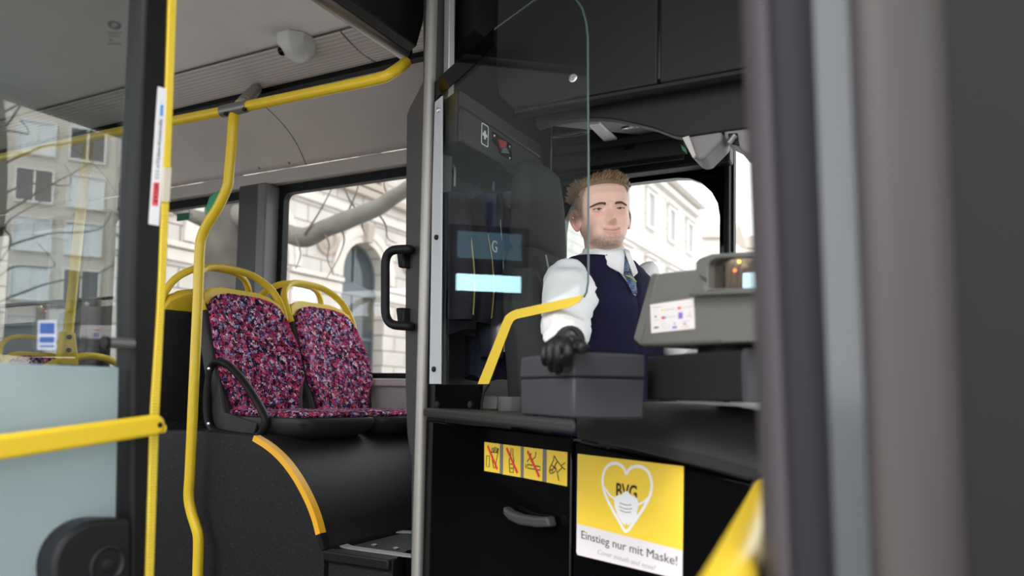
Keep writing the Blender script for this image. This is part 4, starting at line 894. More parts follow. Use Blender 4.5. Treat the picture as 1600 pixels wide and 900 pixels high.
obj('speaker', MB().lathe(sp, sl_n, [(.001, -.004), (.050, -.004), (.054, .004), (.060, .006), (.066, .003), (.068, 0)], 32), M_DARK, oc_)
obj('cab_lamp', MB().prism([SF(u, v, .0) for u, v in ((917, 190), (937, 188), (966, 216), (945, 219))], sl_n*.010), mat('lamp_cover', (.50, .48, .48), .4), oc_, bevel=.003)
sl = SF(986, 196)
ss_ = obj('spot_lamp', MB().lathe(sl, sl_n, [(.001, .002), (.018, .002), (.022, .008), (.030, .008), (.034, .0)], 28), M_ALU, oc_)
obj('spot_lens', MB().lathe(sl, sl_n, [(.001, .006), (.012, .006), (.015, .002)], 20), M_WHITE, ss_)
# sun blind in its cassette over the driver window
sb = thing('sun_blind', 'rolled dark sun blind in its long cassette above the driver window', 'blind', WY(970, 245, YS))
zs0, zs1 = WY(880, 262, YS).z, WY(880, 226, YS).z
xv0, xv1 = WY(866, 250, YS).x, WY(1066, 235, YS).x
obj('cassette', MB().box((xv0, YS, zs0 + .035), (xv1, YW - .03, zu)), mat('blind_grey', (.045, .043, .045), .7, spec=.2), sb, bevel=.01)
obj('roll', MB().tube([(xv0, YS + .02, zs0 + .03), (xv1 + .01, YS + .02, zs0 + .03)], .034, 18), MATS['blind_grey'], sb)
obj('pull_tab', MB().box((WY(985, 250, YS).x - .02, YS - .02, zs0 + .03), (WY(985, 250, YS).x + .02, YS + .0, zs0 + .05)), M_BLACK, sb, bevel=.004)
obj('hem_bar', MB().box((xv0, YS + .02, zs0 - .02), (xv1, YS + .035, zs0 + .005)), M_LINING, sb, bevel=.004)
# grey display housings hanging at the front end
for i, (pp, lab) in enumerate((([(1068, 214), (1082, 246), (1090, 250), (1099, 249), (1128, 220), (1128, 203)], 'pale grey wedge housing with a green tag hanging below the overhead compartment'),
                               ([(1131, 202), (1131, 216), (1150, 226), (1162, 240), (1170, 240), (1200, 222), (1200, 198)], 'second grey wedge housing with a dark socket, hanging beside the near door edge'))):
    P = [WY(u, v, YV + .005) for u, v in pp]
    t = thing('display_housing', lab, 'housing', P[2], 'grey housings under the overhead compartment')
    obj('housing_body', MB().prism(P, (0, .10, 0)), mat('housing_grey', (.20, .19, .185), .5), t, bevel=.008, seg=3)
    if i == 0:
        obj('end_plate', MB().prism([WY(u, v, YV - .01) for u, v in ((1066, 215), (1076, 212), (1087, 243), (1082, 246))], (0, .012, 0)), M_TRIM, t)
        obj('green_tag', MB().prism([WY(u, v, YV + .06) for u, v in ((1064, 226), (1071, 232), (1073, 240), (1066, 234))], (0, .004, 0)), mat('green_tag', (.02, .25, .10), .5), t)
    else:
        obj('socket', MB().prism([WY(u, v, YV) for u, v in ((1137, 208), (1152, 207), (1155, 228), (1140, 224))], (0, .008, 0)), M_DARK, t, bevel=.003)
        obj('connector', MB().tube([WY(u, v, YV - .006) for u, v in ((1139, 224), (1145, 216), (1149, 211))], .008, 10), M_GREYMETAL, t)
struct('window_header', MB().box((WY(870, 270, YW - .03).x, YW - .09, DZT + .012), (DX1 + .03, YW - .02, DZT + .075)), M_DARK, bevel=.008)
# windscreen at the front end
m = MB(); q4 = lambda y0, y1, z0, z1: [V((XF, y0, z0)), V((XF, y1, z0)), V((XF, y1, z1)), V((XF, y0, z1))]
f_ = struct('window_9', m.ring(q4(.3, YW + .06, -.1, 2.46), q4(.38, YW - .03, .75, 2.36), (.05, 0, 0)), M_BLACK)
obj('window_glass', MB().box((XF + .02, .38, .75), (XF + .026, YW - .03, 2.36)), M_GLASS, f_)
# driver's seat
def DS(u, v, d): return W(u, v, d)
M_SEATF = mat('grey_seat_cloth', (.024, .024, .025), .9, bump=.5, bscale=420)
sx, sy = -1.03, 2.225
ds = thing('driver_chair', 'dark grey high-backed driver seat with bolstered sides and a headrest', 'driver seat', (sx + .15, sy, 0))
def slab(name, secs, mt, bv=0, par=ds, n=28, p=3.2):
    rings = []
    for z, x, ty, hw_, hd in secs:
        r_ = []
        for k in range(n):
            a = 2*PI*k/n; c, s = math.cos(a), math.sin(a)
            r_.append(V((x + hd*math.copysign(abs(c)**(2/p), c), ty + hw_*math.copysign(abs(s)**(2/p), s), z)))
        rings.append(r_)
    return obj(name, MB().loft(rings), mt, par, angle=60)
slab('backrest', [(.69, sx + .05, sy, .20, .03), (.72, sx + .05, sy, .235, .06), (.9, sx + .02, sy, .25, .07), (1.2, sx - .015, sy, .25, .065), (1.42, sx - .045, sy, .225, .06), (1.50, sx - .055, sy, .17, .05), (1.52, sx - .055, sy, .13, .03)], M_SEATF)
slab('headrest', [(1.50, sx - .06, sy, .12, .03), (1.53, sx - .06, sy, .16, .05), (1.68, sx - .065, sy, .145, .05), (1.785, sx - .07, sy, .12, .045), (1.805, sx - .07, sy, .09, .025)], M_SEATF)
for s_ in (-1, 1):
    slab('side_bolster', [(.76, sx + .09, sy + s_*.225, .03, .03), (.80, sx + .10, sy + s_*.225, .045, .06), (1.05, sx + .07, sy + s_*.23, .05, .07), (1.32, sx + .02, sy + s_*.22, .045, .06), (1.43, sx - .01, sy + s_*.20, .03, .04)], mat('bolster_cloth', (.036, .036, .037), .9, bump=.6, bscale=260), n=20, p=2.4)
    slab('armrest', [(1.0, sx + .18, sy + s_*.31, .02, .11), (1.005, sx + .18, sy + s_*.31, .03, .13), (1.05, sx + .18, sy + s_*.31, .032, .135), (1.07, sx + .18, sy + s_*.31, .022, .12)], M_PLASTIC)
slab('seat_base', [(.388, sx + .25, sy, .13, .15), (.58, sx + .25, sy, .14, .16), (.64, sx + .26, sy, .23, .24), (.73, sx + .26, sy, .24, .25), (.765, sx + .26, sy, .21, .22)], M_SEATF)
sw = crom([V((sx + .012, sy - .10, 1.49)), V((sx + .055, sy - .105, 1.30)), V((sx + .085, sy - .085, 1.0)), V((sx + .10, sy - .06, .75))], 6)
obj('piping', MB().tube(sw, .003, 6), mat('piping_grey', (.30, .30, .30), .7), ds)
# jackets hanging on the partition behind the glass
M_COAT = mat('navy_coat_cloth', (.022, .025, .055), .85, bump=.4, bscale=300, var=.25, vscale=8)
XH = X_CAB + .09
def coat(name, label, u0, u1, v0, v1, mt, seed, pipe=None):
    c0 = WX((u0 + u1)/2, v0, XH); c1 = WX((u0 + u1)/2, v1, XH); w = abs(WX(u1, v0, XH).y - WX(u0, v0, XH).y)/2
    t = thing(name, label, 'jacket', V((XH, c1.y, c1.z)), 'jackets hanging behind the cab glass')
    rings = []
    for k in range(21):
        s = k/20; z = c0.z + (c1.z - c0.z)*s; ww = w*(.22 + .55*min(1, s*6)**.6 + .23*s) if k else w*.12; dd = .035 + .03*min(1, s*4)
        ring = []
        for i in range(40):
            a = 2*PI*i/40; fold = .012*math.sin(5*a + seed)*min(1, s*2) + .008*math.sin(11*a + 2*seed + s*2)*min(1, s*1.4)
            ring.append(V((XH + (dd + fold)*math.cos(a), c0.y + (c1.y - c0.y)*s + (ww + fold*.6)*math.sin(a), z + .01*math.sin(3*a + seed)*s)))
        rings.append(ring)
    obj('coat_body', MB().loft(rings), mt, t, angle=70)
    for sg_ in (-1, 1):
        p0 = V((XH + .02, c0.y + sg_*w*.62, c0.z - .05)); L = (c0.z - c1.z)
        path = crom([p0, p0 + V((.03, sg_*w*.22, -L*.25)), p0 + V((.05, sg_*w*.26, -L*.55)), p0 + V((.045, sg_*w*.2, -L*.82))], 6)
        m = MB(); m.tube(path, [.05 - .012*i/len(path) for i in range(len(path))], 14)
        for q in m.v: q += noise.noise_vector(q*14 + V((seed, 0, 0)))*.008
        sl_ = obj('sleeve', m, mt, t, angle=70)
        if pipe: obj('piping', MB().tube([q + V((.045, 0, 0)) for q in path[2:-1]], .0025, 6), pipe, sl_)
    obj('hanger_hook', MB().tube(fillet([V((X_CAB - .0, c0.y, c0.z + .07)), V((XH, c0.y, c0.z + .07)), V((XH, c0.y, c0.z - .01))], .02, 5), .005, 8), M_GREYMETAL, t)
    return t, c0, c1, w
t, c0, c1, w = coat('jacket', 'navy jacket with pale piping and a white letter hanging behind the cab glass', 742, 800, 300, 592, M_COAT, 1.0, mat('pale_piping', (.42, .42, .40), .6))
pg_ = WX(768, 392, XH + .112)
obj('letter_patch', text_mb('G', .052, pg_, V((0, 1, 0)), UP, .0006, bold=.002), mat('faded_white', (.55, .55, .52), .7), t)
coat('jacket', 'black jacket with a dull yellow band hanging closest to the bright clamp strip', 692, 728, 292, 520, mat('black_coat_cloth', (.014, .014, .02), .9, bump=.4, bscale=300), 2.3, mat('dull_yellow', (.30, .24, .06), .7))
# vented beam across the front of the saloon
e = WY(632, 82, 2.0)
vb = thing('vented_beam', 'long dark beam with a metal tube and a comb vent crossing below the ceiling', 'beam', V((e.x, 1.2, e.z)))
y0_ = .42
obj('metal_tube', MB().tube([(e.x, y0_, e.z), (e.x, 2.0, e.z)], .026, 22), mat('bronze_metal', (.26, .235, .22), .32, metal=.8), vb)
obj('beam_body', MB().loft([[V((e.x + .012, y, e.z + .012)), V((e.x + .03, y, e.z - .012)), V((e.x + .06, y, e.z + .0)), V((e.x + .085, y, e.z + .08)), V((e.x + .09, y, 2.415)), V((e.x + .05, y, 2.415)), V((e.x + .04, y, e.z + .09))] for y in (y0_, 1.985)]), M_DARK, vb, bevel=.006)
m = MB()
for k in range(46):
    y = 1.93 - k*.033; m.box((e.x + .012, y - .011, e.z + .026), (e.x + .030, y + .011, e.z + .056))
m.box((e.x + .022, y0_, e.z + .022), (e.x + .034, 1.95, e.z + .06))
obj('comb_vent', m, mat('comb_grey', (.19, .18, .17), .5), vb, smooth=False)
obj('end_cap', MB().lathe((e.x, 2.0, e.z), (0, 1, 0), [(.027, -.004), (.028, .006), (.018, .012), (.001, .013)], 22), M_BLACK, vb)

# ================================================================== DOORS
XD = -1.13
def LD(u, v, off=0.0): return WX(u, v, XD + off)
ld = thing('folding_door_leaf', 'inward folded bus door with a yellow sloping rail and frosted lower glass', 'door', V((XD, .6, -.2)))
fr = [(234, -190), (216, 225), (207, 450), (205, 930), (198, 1400), (210, 1400), (228, 930), (239, 640), (252, 400), (270, -190)]
obj('door_frame', MB().prism([LD(u, v, .012) for u, v in fr], (-.045, 0, 0)), mat('door_frame_black', (.008, .008, .009), .45, spec=.2), ld, bevel=.010, seg=3)
obj('glass_pane', MB().prism([LD(u, v, -.012) for u, v in ((231, -190), (206, 450), (203, 1400), (-420, 1400), (-420, -190))], (-.006, 0, 0)), glass('door_glass', (.82, .85, .84), 1.6, 2.6), ld, smooth=False)
mf = bpy.data.materials.new('frosted_film'); mf.use_nodes = True; n = mf.node_tree.nodes; l = mf.node_tree.links; n.clear()
o_ = n.new('ShaderNodeOutputMaterial'); d_ = n.new('ShaderNodeBsdfDiffuse'); d_.inputs[0].default_value = (.50, .60, .62, 1); tl = n.new('ShaderNodeBsdfTranslucent'); tl.inputs[0].default_value = (.50, .62, .64, 1)
tp = n.new('ShaderNodeBsdfTransparent'); gl = n.new('ShaderNodeBsdfGlossy'); gl.inputs['Roughness'].default_value = .12
m1 = n.new('ShaderNodeMixShader'); m1.inputs[0].default_value = .45; m2 = n.new('ShaderNodeMixShader'); m2.inputs[0].default_value = .12; m3 = n.new('ShaderNodeMixShader'); m3.inputs[0].default_value = .05
nz = n.new('ShaderNodeTexNoise'); nz.inputs['Scale'].default_value = 3; 
l.new(d_.outputs[0], m1.inputs[1]); l.new(tl.outputs[0], m1.inputs[2]); l.new(m1.outputs[0], m2.inputs[1]); l.new(tp.outputs[0], m2.inputs[2]); l.new(m2.outputs[0], m3.inputs[1]); l.new(gl.outputs[0], m3.inputs[2]); l.new(m3.outputs[0], o_.inputs[0])
obj('frosted_film', MB().prism([LD(u, v, -.010) for u, v in ((185, 574), (178, 930), (170, 1380), (-420, 1380), (-420, 552))], (-.0015, 0, 0)), mf, ld, smooth=False)
es_ = stripe_mat('yellow_brush_strip', (.88, .66, .06), (.74, .52, .04), 'Z', 60, .5, bump=.5)
obj('edge_strip', MB().prism([LD(u, v, .014) for u, v in ((271, -190), (284, -190), (266, 300), (258, 480), (250, 640), (240, 930), (226, 1400), (212, 1400), (228, 930), (236, 640), (247, 480), (254, 300))], (-.03, 0, 0)), es_, ld, bevel=.002)
obj('strip_clip', MB().prism([LD(u, v, .017) for u, v in ((257, 262), (268, 262), (265, 315), (254, 315))], (-.02, 0, 0)), mat('beige_clip', (.62, .56, .44), .5), ld)
# rail
M_RAIL = M_YELLOW
XRL = .055
ra_, rb_ = LD(246, 664.5, XRL), LD(-330, 748, XRL)
dr = (rb_ - ra_).normalized(); nrm = V((1, 0, 0)); sd = dr.cross(nrm); sd = sd if sd.z > 0 else -sd
hh = .0165; outl = [ra_ + sd*hh*math.cos(R(a)) - dr*hh*math.sin(R(a)) for a in range(0, 181, 15)]
outl = outl + [rb_ - sd*hh, rb_ + sd*hh]
hr = obj('hand_rail', MB().prism(outl, (-.022, 0, 0)), M_RAIL, ld, bevel=.006, seg=3)
obj('rail_bolt', MB().lathe(LD(250, 664, XRL), (1, 0, 0), [(.001, .001), (.0045, .001), (.0045, -.004)], 12), M_DARK, hr)
obj('rail_boss', MB().lathe(LD(232, 668, 0), (1, 0, 0), [(.008, -.0), (.008, XRL - .02)], 14), M_YELLOW2, hr)
# sticker on the frame
sk = [(247, 135), (261.5, 139), (248.5, 353), (232.5, 350)]
stk = obj('ticket_sticker', MB().prism([LD(u, v, .0135) for u, v in sk], (-.001, 0, 0)), mat('sticker_white', (.80, .80, .82), .45), ld, smooth=False)
S = lambda u, v, off=.0145: LD(u, v, off)
ey = (S(235, 300) - S(250, 300)).normalized(); ex = (S(245, 200) - S(236, 330)).normalized(); ey = (ey - ex*ey.dot(ex)).normalized()
def vtext(s, p0, p1, caph, mt):
    a, b2 = S(*p0), S(*p1); t_ = text_mb(s, caph*1.4, a, ex, ey, .0002); w = max((p - a).dot(ex) for p in t_.v); k = (b2 - a).length/w
    t_.v = [a + ex*((p - a).dot(ex)*k) + ey*(p - a).dot(ey) + V((.0004, 0, 0)) for p in t_.v]; return obj('lettering', t_, mt, stk, smooth=False)
W0 = (S(258, 190) - S(245, 190)).length
vtext('eTicket-Kontrolle', (248.5, 263), (254.5, 187), W0*.42, mat('sticker_grey_ink', (.30, .30, .31), .5))
obj('red_field', MB().prism([S(u, v, .0140) for u, v in ((240, 285), (249.5, 285), (247, 322), (237.5, 321))], (-.0004, 0, 0)), mat('stop_red', (.80, .10, .12), .5), stk, smooth=False)
vtext('STOP', (246, 318), (248, 288), W0*.40, M_WHITE)
obj('blue_mark', MB().prism([S(u, v) for u, v in ((251, 164), (255.5, 164), (254.5, 181), (250, 181))], (-.0004, 0, 0)), mat('mark_blue', (.08, .32, .68), .5), stk, smooth=False)
for k in range(3):
    v = 267 + k*5; obj('bar_mark', MB().prism([S(u, w_) for u, w_ in ((243.0 - k*.3, v), (249 - k*.3, v), (249 - k*.3, v + 1.6), (243 - k*.3, v + 1.6))], (-.0004, 0, 0)), mat('sticker_grey_ink', (.3, .3, .31), .5), stk, smooth=False)
# rounded hinge cover, catch pin, glass marks
hub = [(206, 811)] + [(165 - 83*math.sin(R(a)), 893 - 82*math.cos(R(a))) for a in range(0, 181, 10)] + [(206, 975)]
hc_ = obj('hinge_cover', MB().prism([LD(u, v, .03) for u, v in hub], (-.05, 0, 0)), mat('cover_black', (.014, .014, .016), .4, spec=.22), ld, bevel=.008, seg=3)
ci = LD(166, 882, .03)
obj('hinge_knob', MB().lathe(ci, (1, 0, 0), [(.030, -.002), (.030, .004), (.026, .006), (.022, .002), (.012, .002), (.010, .008), (.001, .010)], 28), mat('cover_black', (.014, .014, .016), .4, spec=.22), hc_)
p0, p1 = LD(166, 535, .015), LD(207, 537, .015)
pn = obj('catch_pin', MB().tube([p0, p1], .0085, 16), M_GREYMETAL, ld); obj('pin_cap', MB().tube([p0 + (p0 - p1)*.10, p0 + (p1 - p0)*.04], .0098, 16), M_BLACK, pn)
inf = obj('info_sticker', MB().prism([LD(u, v, -.011) for u, v in ((60, 501), (88, 501), (87, 546), (59, 546))], (.0006, 0, 0)), mat('info_white', (.72, .76, .82), .5), ld, smooth=False)
for q in (((62, 504), (86, 504), (85.5, 522), (61.5, 522)), ((61.5, 526), (85.5, 526), (85, 536), (61, 536)), ((61, 539), (85, 539), (85, 543), (61, 543))):
    obj('info_field', MB().prism([LD(u, v, -.0100) for u, v in q], (-.0006, 0, 0)), mat('info_blue', (.05, .12, .38), .5), inf, smooth=False)
lo = [(179 + 11*math.cos(2*PI*k/20), 39 + 7*math.sin(2*PI*k/20) + 2*math.cos(2*PI*k/20)) for k in range(20)]; li = [(179 + 5*math.cos(2*PI*k/20), 39 + 3*math.sin(2*PI*k/20)) for k in range(20)]
gm = obj('glass_mark', MB().ring([LD(u, v, -.0105) for u, v in lo], [LD(u, v, -.0105) for u, v in li], (-.0004, 0, 0)), mat('glass_print', (.03, .03, .03), .6), ld, smooth=False)
for u0, u1, v in ((168, 190, 50), (171, 186, 55), (170, 176, 61), (168, 190, 67)):
    obj('mark_line', MB().prism([LD(a, b_, -.0105) for a, b_ in ((u0, v), (u1, v + 1), (u1, v + 2.6), (u0, v + 1.6))], (-.0004, 0, 0)), mat('glass_print', (.03, .03, .03), .6), gm, smooth=False)

# near door leaf seen edge-on, very close to the camera
nd = thing('entrance_door_leaf', 'grey edge of the near door leaf with a dark groove, very close and blurred', 'door', down(W(1300, 500, .5), -.2))
def column(name, prof, mt, lean=(1, 1), par=nd, bv=0):
    rings = []
    for v in (-260, 1250):
        rings.append([W(u + (v - 450)*.040*lean[0], v, d) for u, d in prof])
    # make every ring horizontal so the column stays a straight upright
    return obj(name, MB().loft(rings), mt, par, angle=50)
column('edge_seal', [(1184, .60), (1176, .585), (1176, .555), (1184, .535), (1200, .525), (1216, .525), (1224, .535), (1226, .56), (1225, .60)], mat('edge_grey', (.042, .037, .042), .5, spec=.22))
column('edge_groove', [(1222, .552), (1292, .548), (1292, .60), (1222, .60)], mat('groove_grey', (.020, .018, .022), .5, spec=.22))
column('glass_strip', [(1288, .530), (1346, .522), (1346, .56), (1288, .56)], mat('strip_dark_glass', (.028, .034, .038), .12, spec=.8))
column('frame_post', [(1342, .535), (1346, .515), (1366, .505), (1400, .50), (1430, .50), (1462, .505), (1490, .52), (1500, .545), (1500, .59), (1342, .59)], mat('frame_satin', (.042, .036, .036), .5, spec=.3))
column('frame_back', [(1480, .53), (1520, .525), (1640, .53), (1900, .53), (1900, .60), (1480, .60)], mat('frame_dark', (.008, .007, .007), .5, spec=.18))
nr = thing('near_rail', 'yellow hand rail in the lower corner, blurred beside the near door edge', 'rail', W(1140, 900, .54))
zr0 = W(1143, 900, .55).z
path = [WZ(1186, 792, zr0), WZ(1143, 900, zr0)]; dv = (path[1] - path[0]).normalized()
path = [path[0] - dv*.22, path[0], path[1], path[1] + dv*.10]
obj('rail_tube', MB().tube(path, .0175, 18), M_YELLOW, nr)
obj('rail_socket', MB().tube([path[0] - dv*.02, path[0] + dv*.05], .021, 18), M_DARK, nr)
# ================================================================== THE DRIVER
DD = 2.20
HC = W(941.5, 337, DD)                                                  # between the eyes, middle of the head
hf = (-HD*math.cos(R(9)) + RT*math.sin(R(9))); hf = (hf + UP*.02).normalized()
hx = hf.cross(UP).normalized() * -1.0
hx = UP.cross(hf).normalized()                                        # the face's own left = picture right
hu = hf.cross(hx).normalized()
if hx.dot(RT) < 0: hx = -hx
hu = UP - hf*UP.dot(hf); hu.normalize()
tilt = R(6.0)
hx, hu = hx*math.cos(tilt) + hu*math.sin(tilt), hu*math.cos(tilt) - hx*math.sin(tilt)
HCc = HC - hf*.0
def H(x, y, z): return HCc + hx*(x*1.01) + hf*y + hu*(z*.885)       # broad, short-chinned head
def lerp_tab(z, tab):
    if z <= tab[0][0]: return tab[0][1:]
    for a, b2 in zip(tab, tab[1:]):
        if z <= b2[0]:
            t = (z - a[0])/(b2[0] - a[0]); t = t*t*(3 - 2*t)*.5 + t*.5
            return [p + (q - p)*t for p, q in zip(a[1:], b2[1:])]
    return tab[-1][1:]
# z, half width, front depth, back depth
HT = [(-.118, .014, .060, -.02), (-.112, .030, .076, .00), (-.100, .042, .083, .015), (-.085, .052, .083, .035), (-.068, .060, .083, .055), (-.045, .0655, .084, .075), (-.02, .070, .083, .088), (0, .0725, .082, .096), (.02, .0745, .085, .101), (.05, .0765, .083, .104), (.075, .0745, .073, .100), (.092, .067, .060, .090), (.106, .051, .041, .072), (.114, .032, .02, .045), (.118, .006, .004, .008)]
def g(d, s): return math.exp(-.5*(d/s)**2)
def face_push(x, z):
    ax = abs(x); d = 0
    br = max(0, min(1, (.012 - z)/.048))                             # nose
    if -.058 < z < .02:
        k = .006 + .023*br**1.25
        k *= 1 if z > -.036 else max(0, 1 - ((-.036 - z)/.020))**1.1
        d += k*math.exp(-.5*(ax/(.0058 + .0022*br))**2)
    d += .0075*g(ax - .0112, .0048)*g(z + .041, .0060)
    d -= .0105*g(ax - .0305, .0155)*g(z - .001, .0095)               # eye sockets
    d -= .003*g(ax - .016, .006)*g(z - .0, .009)
    d += .0045*g(ax - .030, .020)*g(z - .019, .0065)                 # brow ridge
    d += .0050*g(ax - .043, .014)*g(z + .032, .014)                  # cheeks lifted by the smile
    d -= .0028*g(ax - .033, .005)*g(z + .054, .012)
    zc = -.0700 + .0070*(ax/.026)**2                                 # smiling mouth line
    if ax < .036:
        e = max(0, 1 - (ax/.029)**2)**.5 if ax < .029 else 0
        d += (.0040*g(z - zc - .0055, .0040) + .0050*g(z - zc + .0062, .0044))*e - .0055*g(z - zc, .0018)*max(0, 1 - (ax/.029)**4)
    if -.078 < z < -.040: d -= .0022*g(ax - (.0165 + (-.040 - z)*.50), .0028)*math.sin(PI*(-.040 - z)/.038)
    d -= .0022*g(ax, .018)*g(z + .086, .005)
    d += .0075*g(ax, .017)*g(z + .105, .011)                         # chin
    d -= .0012*g(ax, .003)*g(z + .056, .004)
    return d
def head_pt(a, z):                                                   # a = 0 straight ahead, PI = back
    w, f, b2 = lerp_tab(z, HT)
    s, c = math.sin(a), math.cos(a); p = 2.25
    x = w*math.copysign(abs(s)**(2/p), s); y = math.copysign(abs(c)**(2/p), c)
    y = y*(f if c > 0 else b2)
    if c > -.2: y += face_push(x, z)*min(1, (c + .2)/.5)
    return x, y, z
NA = 120
zs_ = [-.118 + .236*(.5 - .5*math.cos(PI*k/90))*.35 + .236*(k/90)*.65 for k in range(91)]
angs = []
for k in range(NA):
    t = k/NA*2 - 1; angs.append(PI*(t*.55 + .45*t**3))               # denser in front
body = MB(); hm = MB()
hm.loft([[H(*head_pt(a, z)) for a in angs] for z in zs_])
# ears
def ear(s):
    m = MB(); c0 = V((s*.0725, -.008, -.012))
    e = crom([c0 + V((s*.0, .006, -.030)), c0 + V((s*.006, -.002, -.028)), c0 + V((s*.013, -.012, -.006)), c0 + V((s*.016, -.016, .014)), c0 + V((s*.012, -.012, .028)), c0 + V((s*.006, -.002, .032)), c0 + V((s*.0, .006, .024))], 5)
    m.tube([H(*q) for q in e], [.0045]*3 + [.0052]*(len(e) - 6) + [.0045]*3, 9)
    m.loft([[H(*(c0 + V((s*(.004 + .006*k - .001), -.008*k + .002 + .014*math.cos(2*PI*i/14)*(1 - .2*k), .0 + .028*math.sin(2*PI*i/14)*(1 - .15*k)))))for i in range(14)] for k in (-.8, 0, .9)])
    return m
# torso frame
CS = W(945, 425, 2.24)
Tf = V((math.cos(R(-24)), math.sin(R(-24)), 0)); Ts = V((-Tf.y, Tf.x, 0))
def T(s, f, z): return CS + Ts*s + Tf*f + UP*z
TT = [(-.56, .150, .10, .10), (-.50, .165, .125, .115), (-.36, .168, .13, .115), (-.22, .178, .128, .115), (-.12, .186, .122, .11), (-.05, .188, .108, .098), (-.012, .176, .09, .082), (.012, .148, .074, .07), (.034, .105, .06, .06), (.05, .072, .056, .058), (.062, .058, .055, .056)]
def torso_ring(z, grow=0, n=64):
    w, f, b2 = lerp_tab(z, TT); out = []
    sh = -.012*max(0, 1 - abs(z)/.1)
    for k in range(n):
        a = 2*PI*k/n; c, s = math.cos(a), math.sin(a); p = 2.4
        out.append(T((w + grow)*math.copysign(abs(s)**(2/p), s), ((f if c > 0 else b2) + grow)*math.copysign(abs(c)**(2/p), c) + sh + (-.10)*max(0, -z - .1)*.3, z))
    return out
tz = [-.56 + .622*k/44 for k in range(45)]
body.add(hm.v, hm.f)
for s in (-1, 1): e_ = ear(s); body.add(e_.v, e_.f)
# neck
nb = T(0, .0, .045); nt = H(0, -.012, -.062)
body.tube([T(0, -.0, .0), nb, nb.lerp(nt, .5) , nt, H(0, -.015, -.02)], [.085, .062, .057, .058, .055], 24)
body.loft([torso_ring(z, -.012) for z in tz])
# arms: shoulder, elbow, wrist
SHR = W(893, 424, 2.10); ELR = W(880, 500, 1.90); WRR = W(886, 541, 1.665)
SHL = T(.175, 0, -.02); ELL = T(.235, .14, -.26); WRL = T(.14, .36, -.20)
# right hand on the lid of the cash box
def CB(u, v, off=0.0): return WN(u, v, Bc + nL*off, nL)
KN = [CB(887, 535, .018), CB(874, 534, .022), CB(862, 537, .020), CB(853, 541, .013)]
MID = [CB(889, 551, .026), CB(873, 556, .029), CB(861, 557, .026), CB(851, 556, .020)]
TIP = [CB(883, 569, .012), CB(872, 582, .012), CB(863, 579, .011), CB(853, 570, .010)]
wr = CB(890, 532, -.075)
HANDS = []
def hand(wr, kn, mid, tip, th, grow):
    m = MB()
    ce = sum((k for k in kn), V())/4
    across = (kn[0] - kn[3]).normalized(); along = (ce - wr).normalized(); nn = across.cross(along).normalized()
    rings = []
    for t, ww, hh in ((-.25, .028, .024), (.0, .030, .022), (.35, .038, .020), (.75, .043, .017), (1.0, .042, .013), (1.08, .036, .008)):
        c = wr.lerp(ce, t); rings.append([c + across*((ww + grow)*math.cos(2*PI*k/20)) + nn*((hh + grow)*math.sin(2*PI*k/20)) for k in range(20)])
    m.loft(rings)
    for i in range(4):
        r = (.0092, .0095, .009, .0078)[i] + grow
        base = kn[i].lerp(wr, .35)
        m.tube(crom([base, kn[i], mid[i], mid[i].lerp(tip[i], .6), tip[i]], 5), [r*1.05]*9 + [r]*5 + [r*.95]*4 + [r*.86, r*.75, r*.5], 12)
    m.tube(crom(th, 5), [.0135 + grow]*6 + [.0115 + grow]*5 + [.010 + grow]*3 + [.006 + grow], 12) if len(th) == 4 else m.tube(crom(th, 5), .0105 + grow, 12)
    return m
def fixlen(m): return m
THR = [wr.lerp(KN[0], .25), CB(897, 536, -.02), CB(906, 539, .004), CB(913, 545, .010)]
for p0, p1, p2, r0, r1, r2 in ((SHR, ELR, WRR, .040, .040, .028), (SHL, ELL, WRL, .044, .042, .030)):
    path = crom([p0, p0.lerp(p1, .5), p1, p1.lerp(p2, .5), p2], 5); k = len(path)
    body.tube(path, [r0 + (r1 - r0)*min(1, 2*i/(k-1)) + (r2 - r1)*max(0, 2*i/(k-1) - 1) for i in range(k)], 14)
hr_ = hand(wr, KN, MID, TIP, THR, -.0022); body.add(hr_.v, hr_.f)
wl_ = WRL; fl_ = Tf; ac_ = Ts
KL = [wl_ + fl_*.095 - ac_*(.03 - .02*i)*-1 + UP*.0 for i in range(4)]; KL = [wl_ + fl_*.09 + ac_*(-.03 + .02*i) for i in range(4)]
ML = [k + fl_*.03 - UP*.012 for k in KL]; TL_ = [k + fl_*.02 - UP*.045 for k in KL]
THL = [wl_ + fl_*.02 - ac_*.02, wl_ + fl_*.045 - ac_*.045, wl_ + fl_*.07 - ac_*.05 - UP*.01, wl_ + fl_*.09 - ac_*.045 - UP*.02]
hl_ = hand(wl_, KL, ML, TL_, THL, -.0022); body.add(hl_.v, hl_.f)
# hips, thighs and shins
HIP = T(0, -.02, -.52)
body.loft([[HIP + Ts*(.155*math.cos(2*PI*k/24)) + Tf*(.11*math.sin(2*PI*k/24)) + UP*z for k in range(24)] for z in (-.08, .06)])
LEGS = []
for s in (-1, 1):
    h0 = HIP + Ts*s*.09 - UP*.03; kn_ = h0 + V((.40, s*.03, .02)); an = kn_ + V((.08, 0, -.40)); LEGS.append((h0, kn_, an))
    body.tube(crom([h0, h0.lerp(kn_, .5), kn_, kn_.lerp(an, .5), an], 5), [.078]*5 + [.068]*5 + [.058]*5 + [.048]*5 + [.036], 14)
tmp = obj('tmp', body, M_WHITE)
rm = tmp.modifiers.new('r', 'REMESH'); rm.mode = 'VOXEL'; rm.voxel_size = .0022; rm.use_smooth_shade = True
sm_ = tmp.modifiers.new('s', 'SMOOTH'); sm_.factor = .5; sm_.iterations = 2
bpy.context.view_layer.update()
me = bpy.data.meshes.new_from_object(tmp.evaluated_get(bpy.context.evaluated_depsgraph_get()))
loc0 = tmp.location.copy(); bpy.data.objects.remove(tmp)
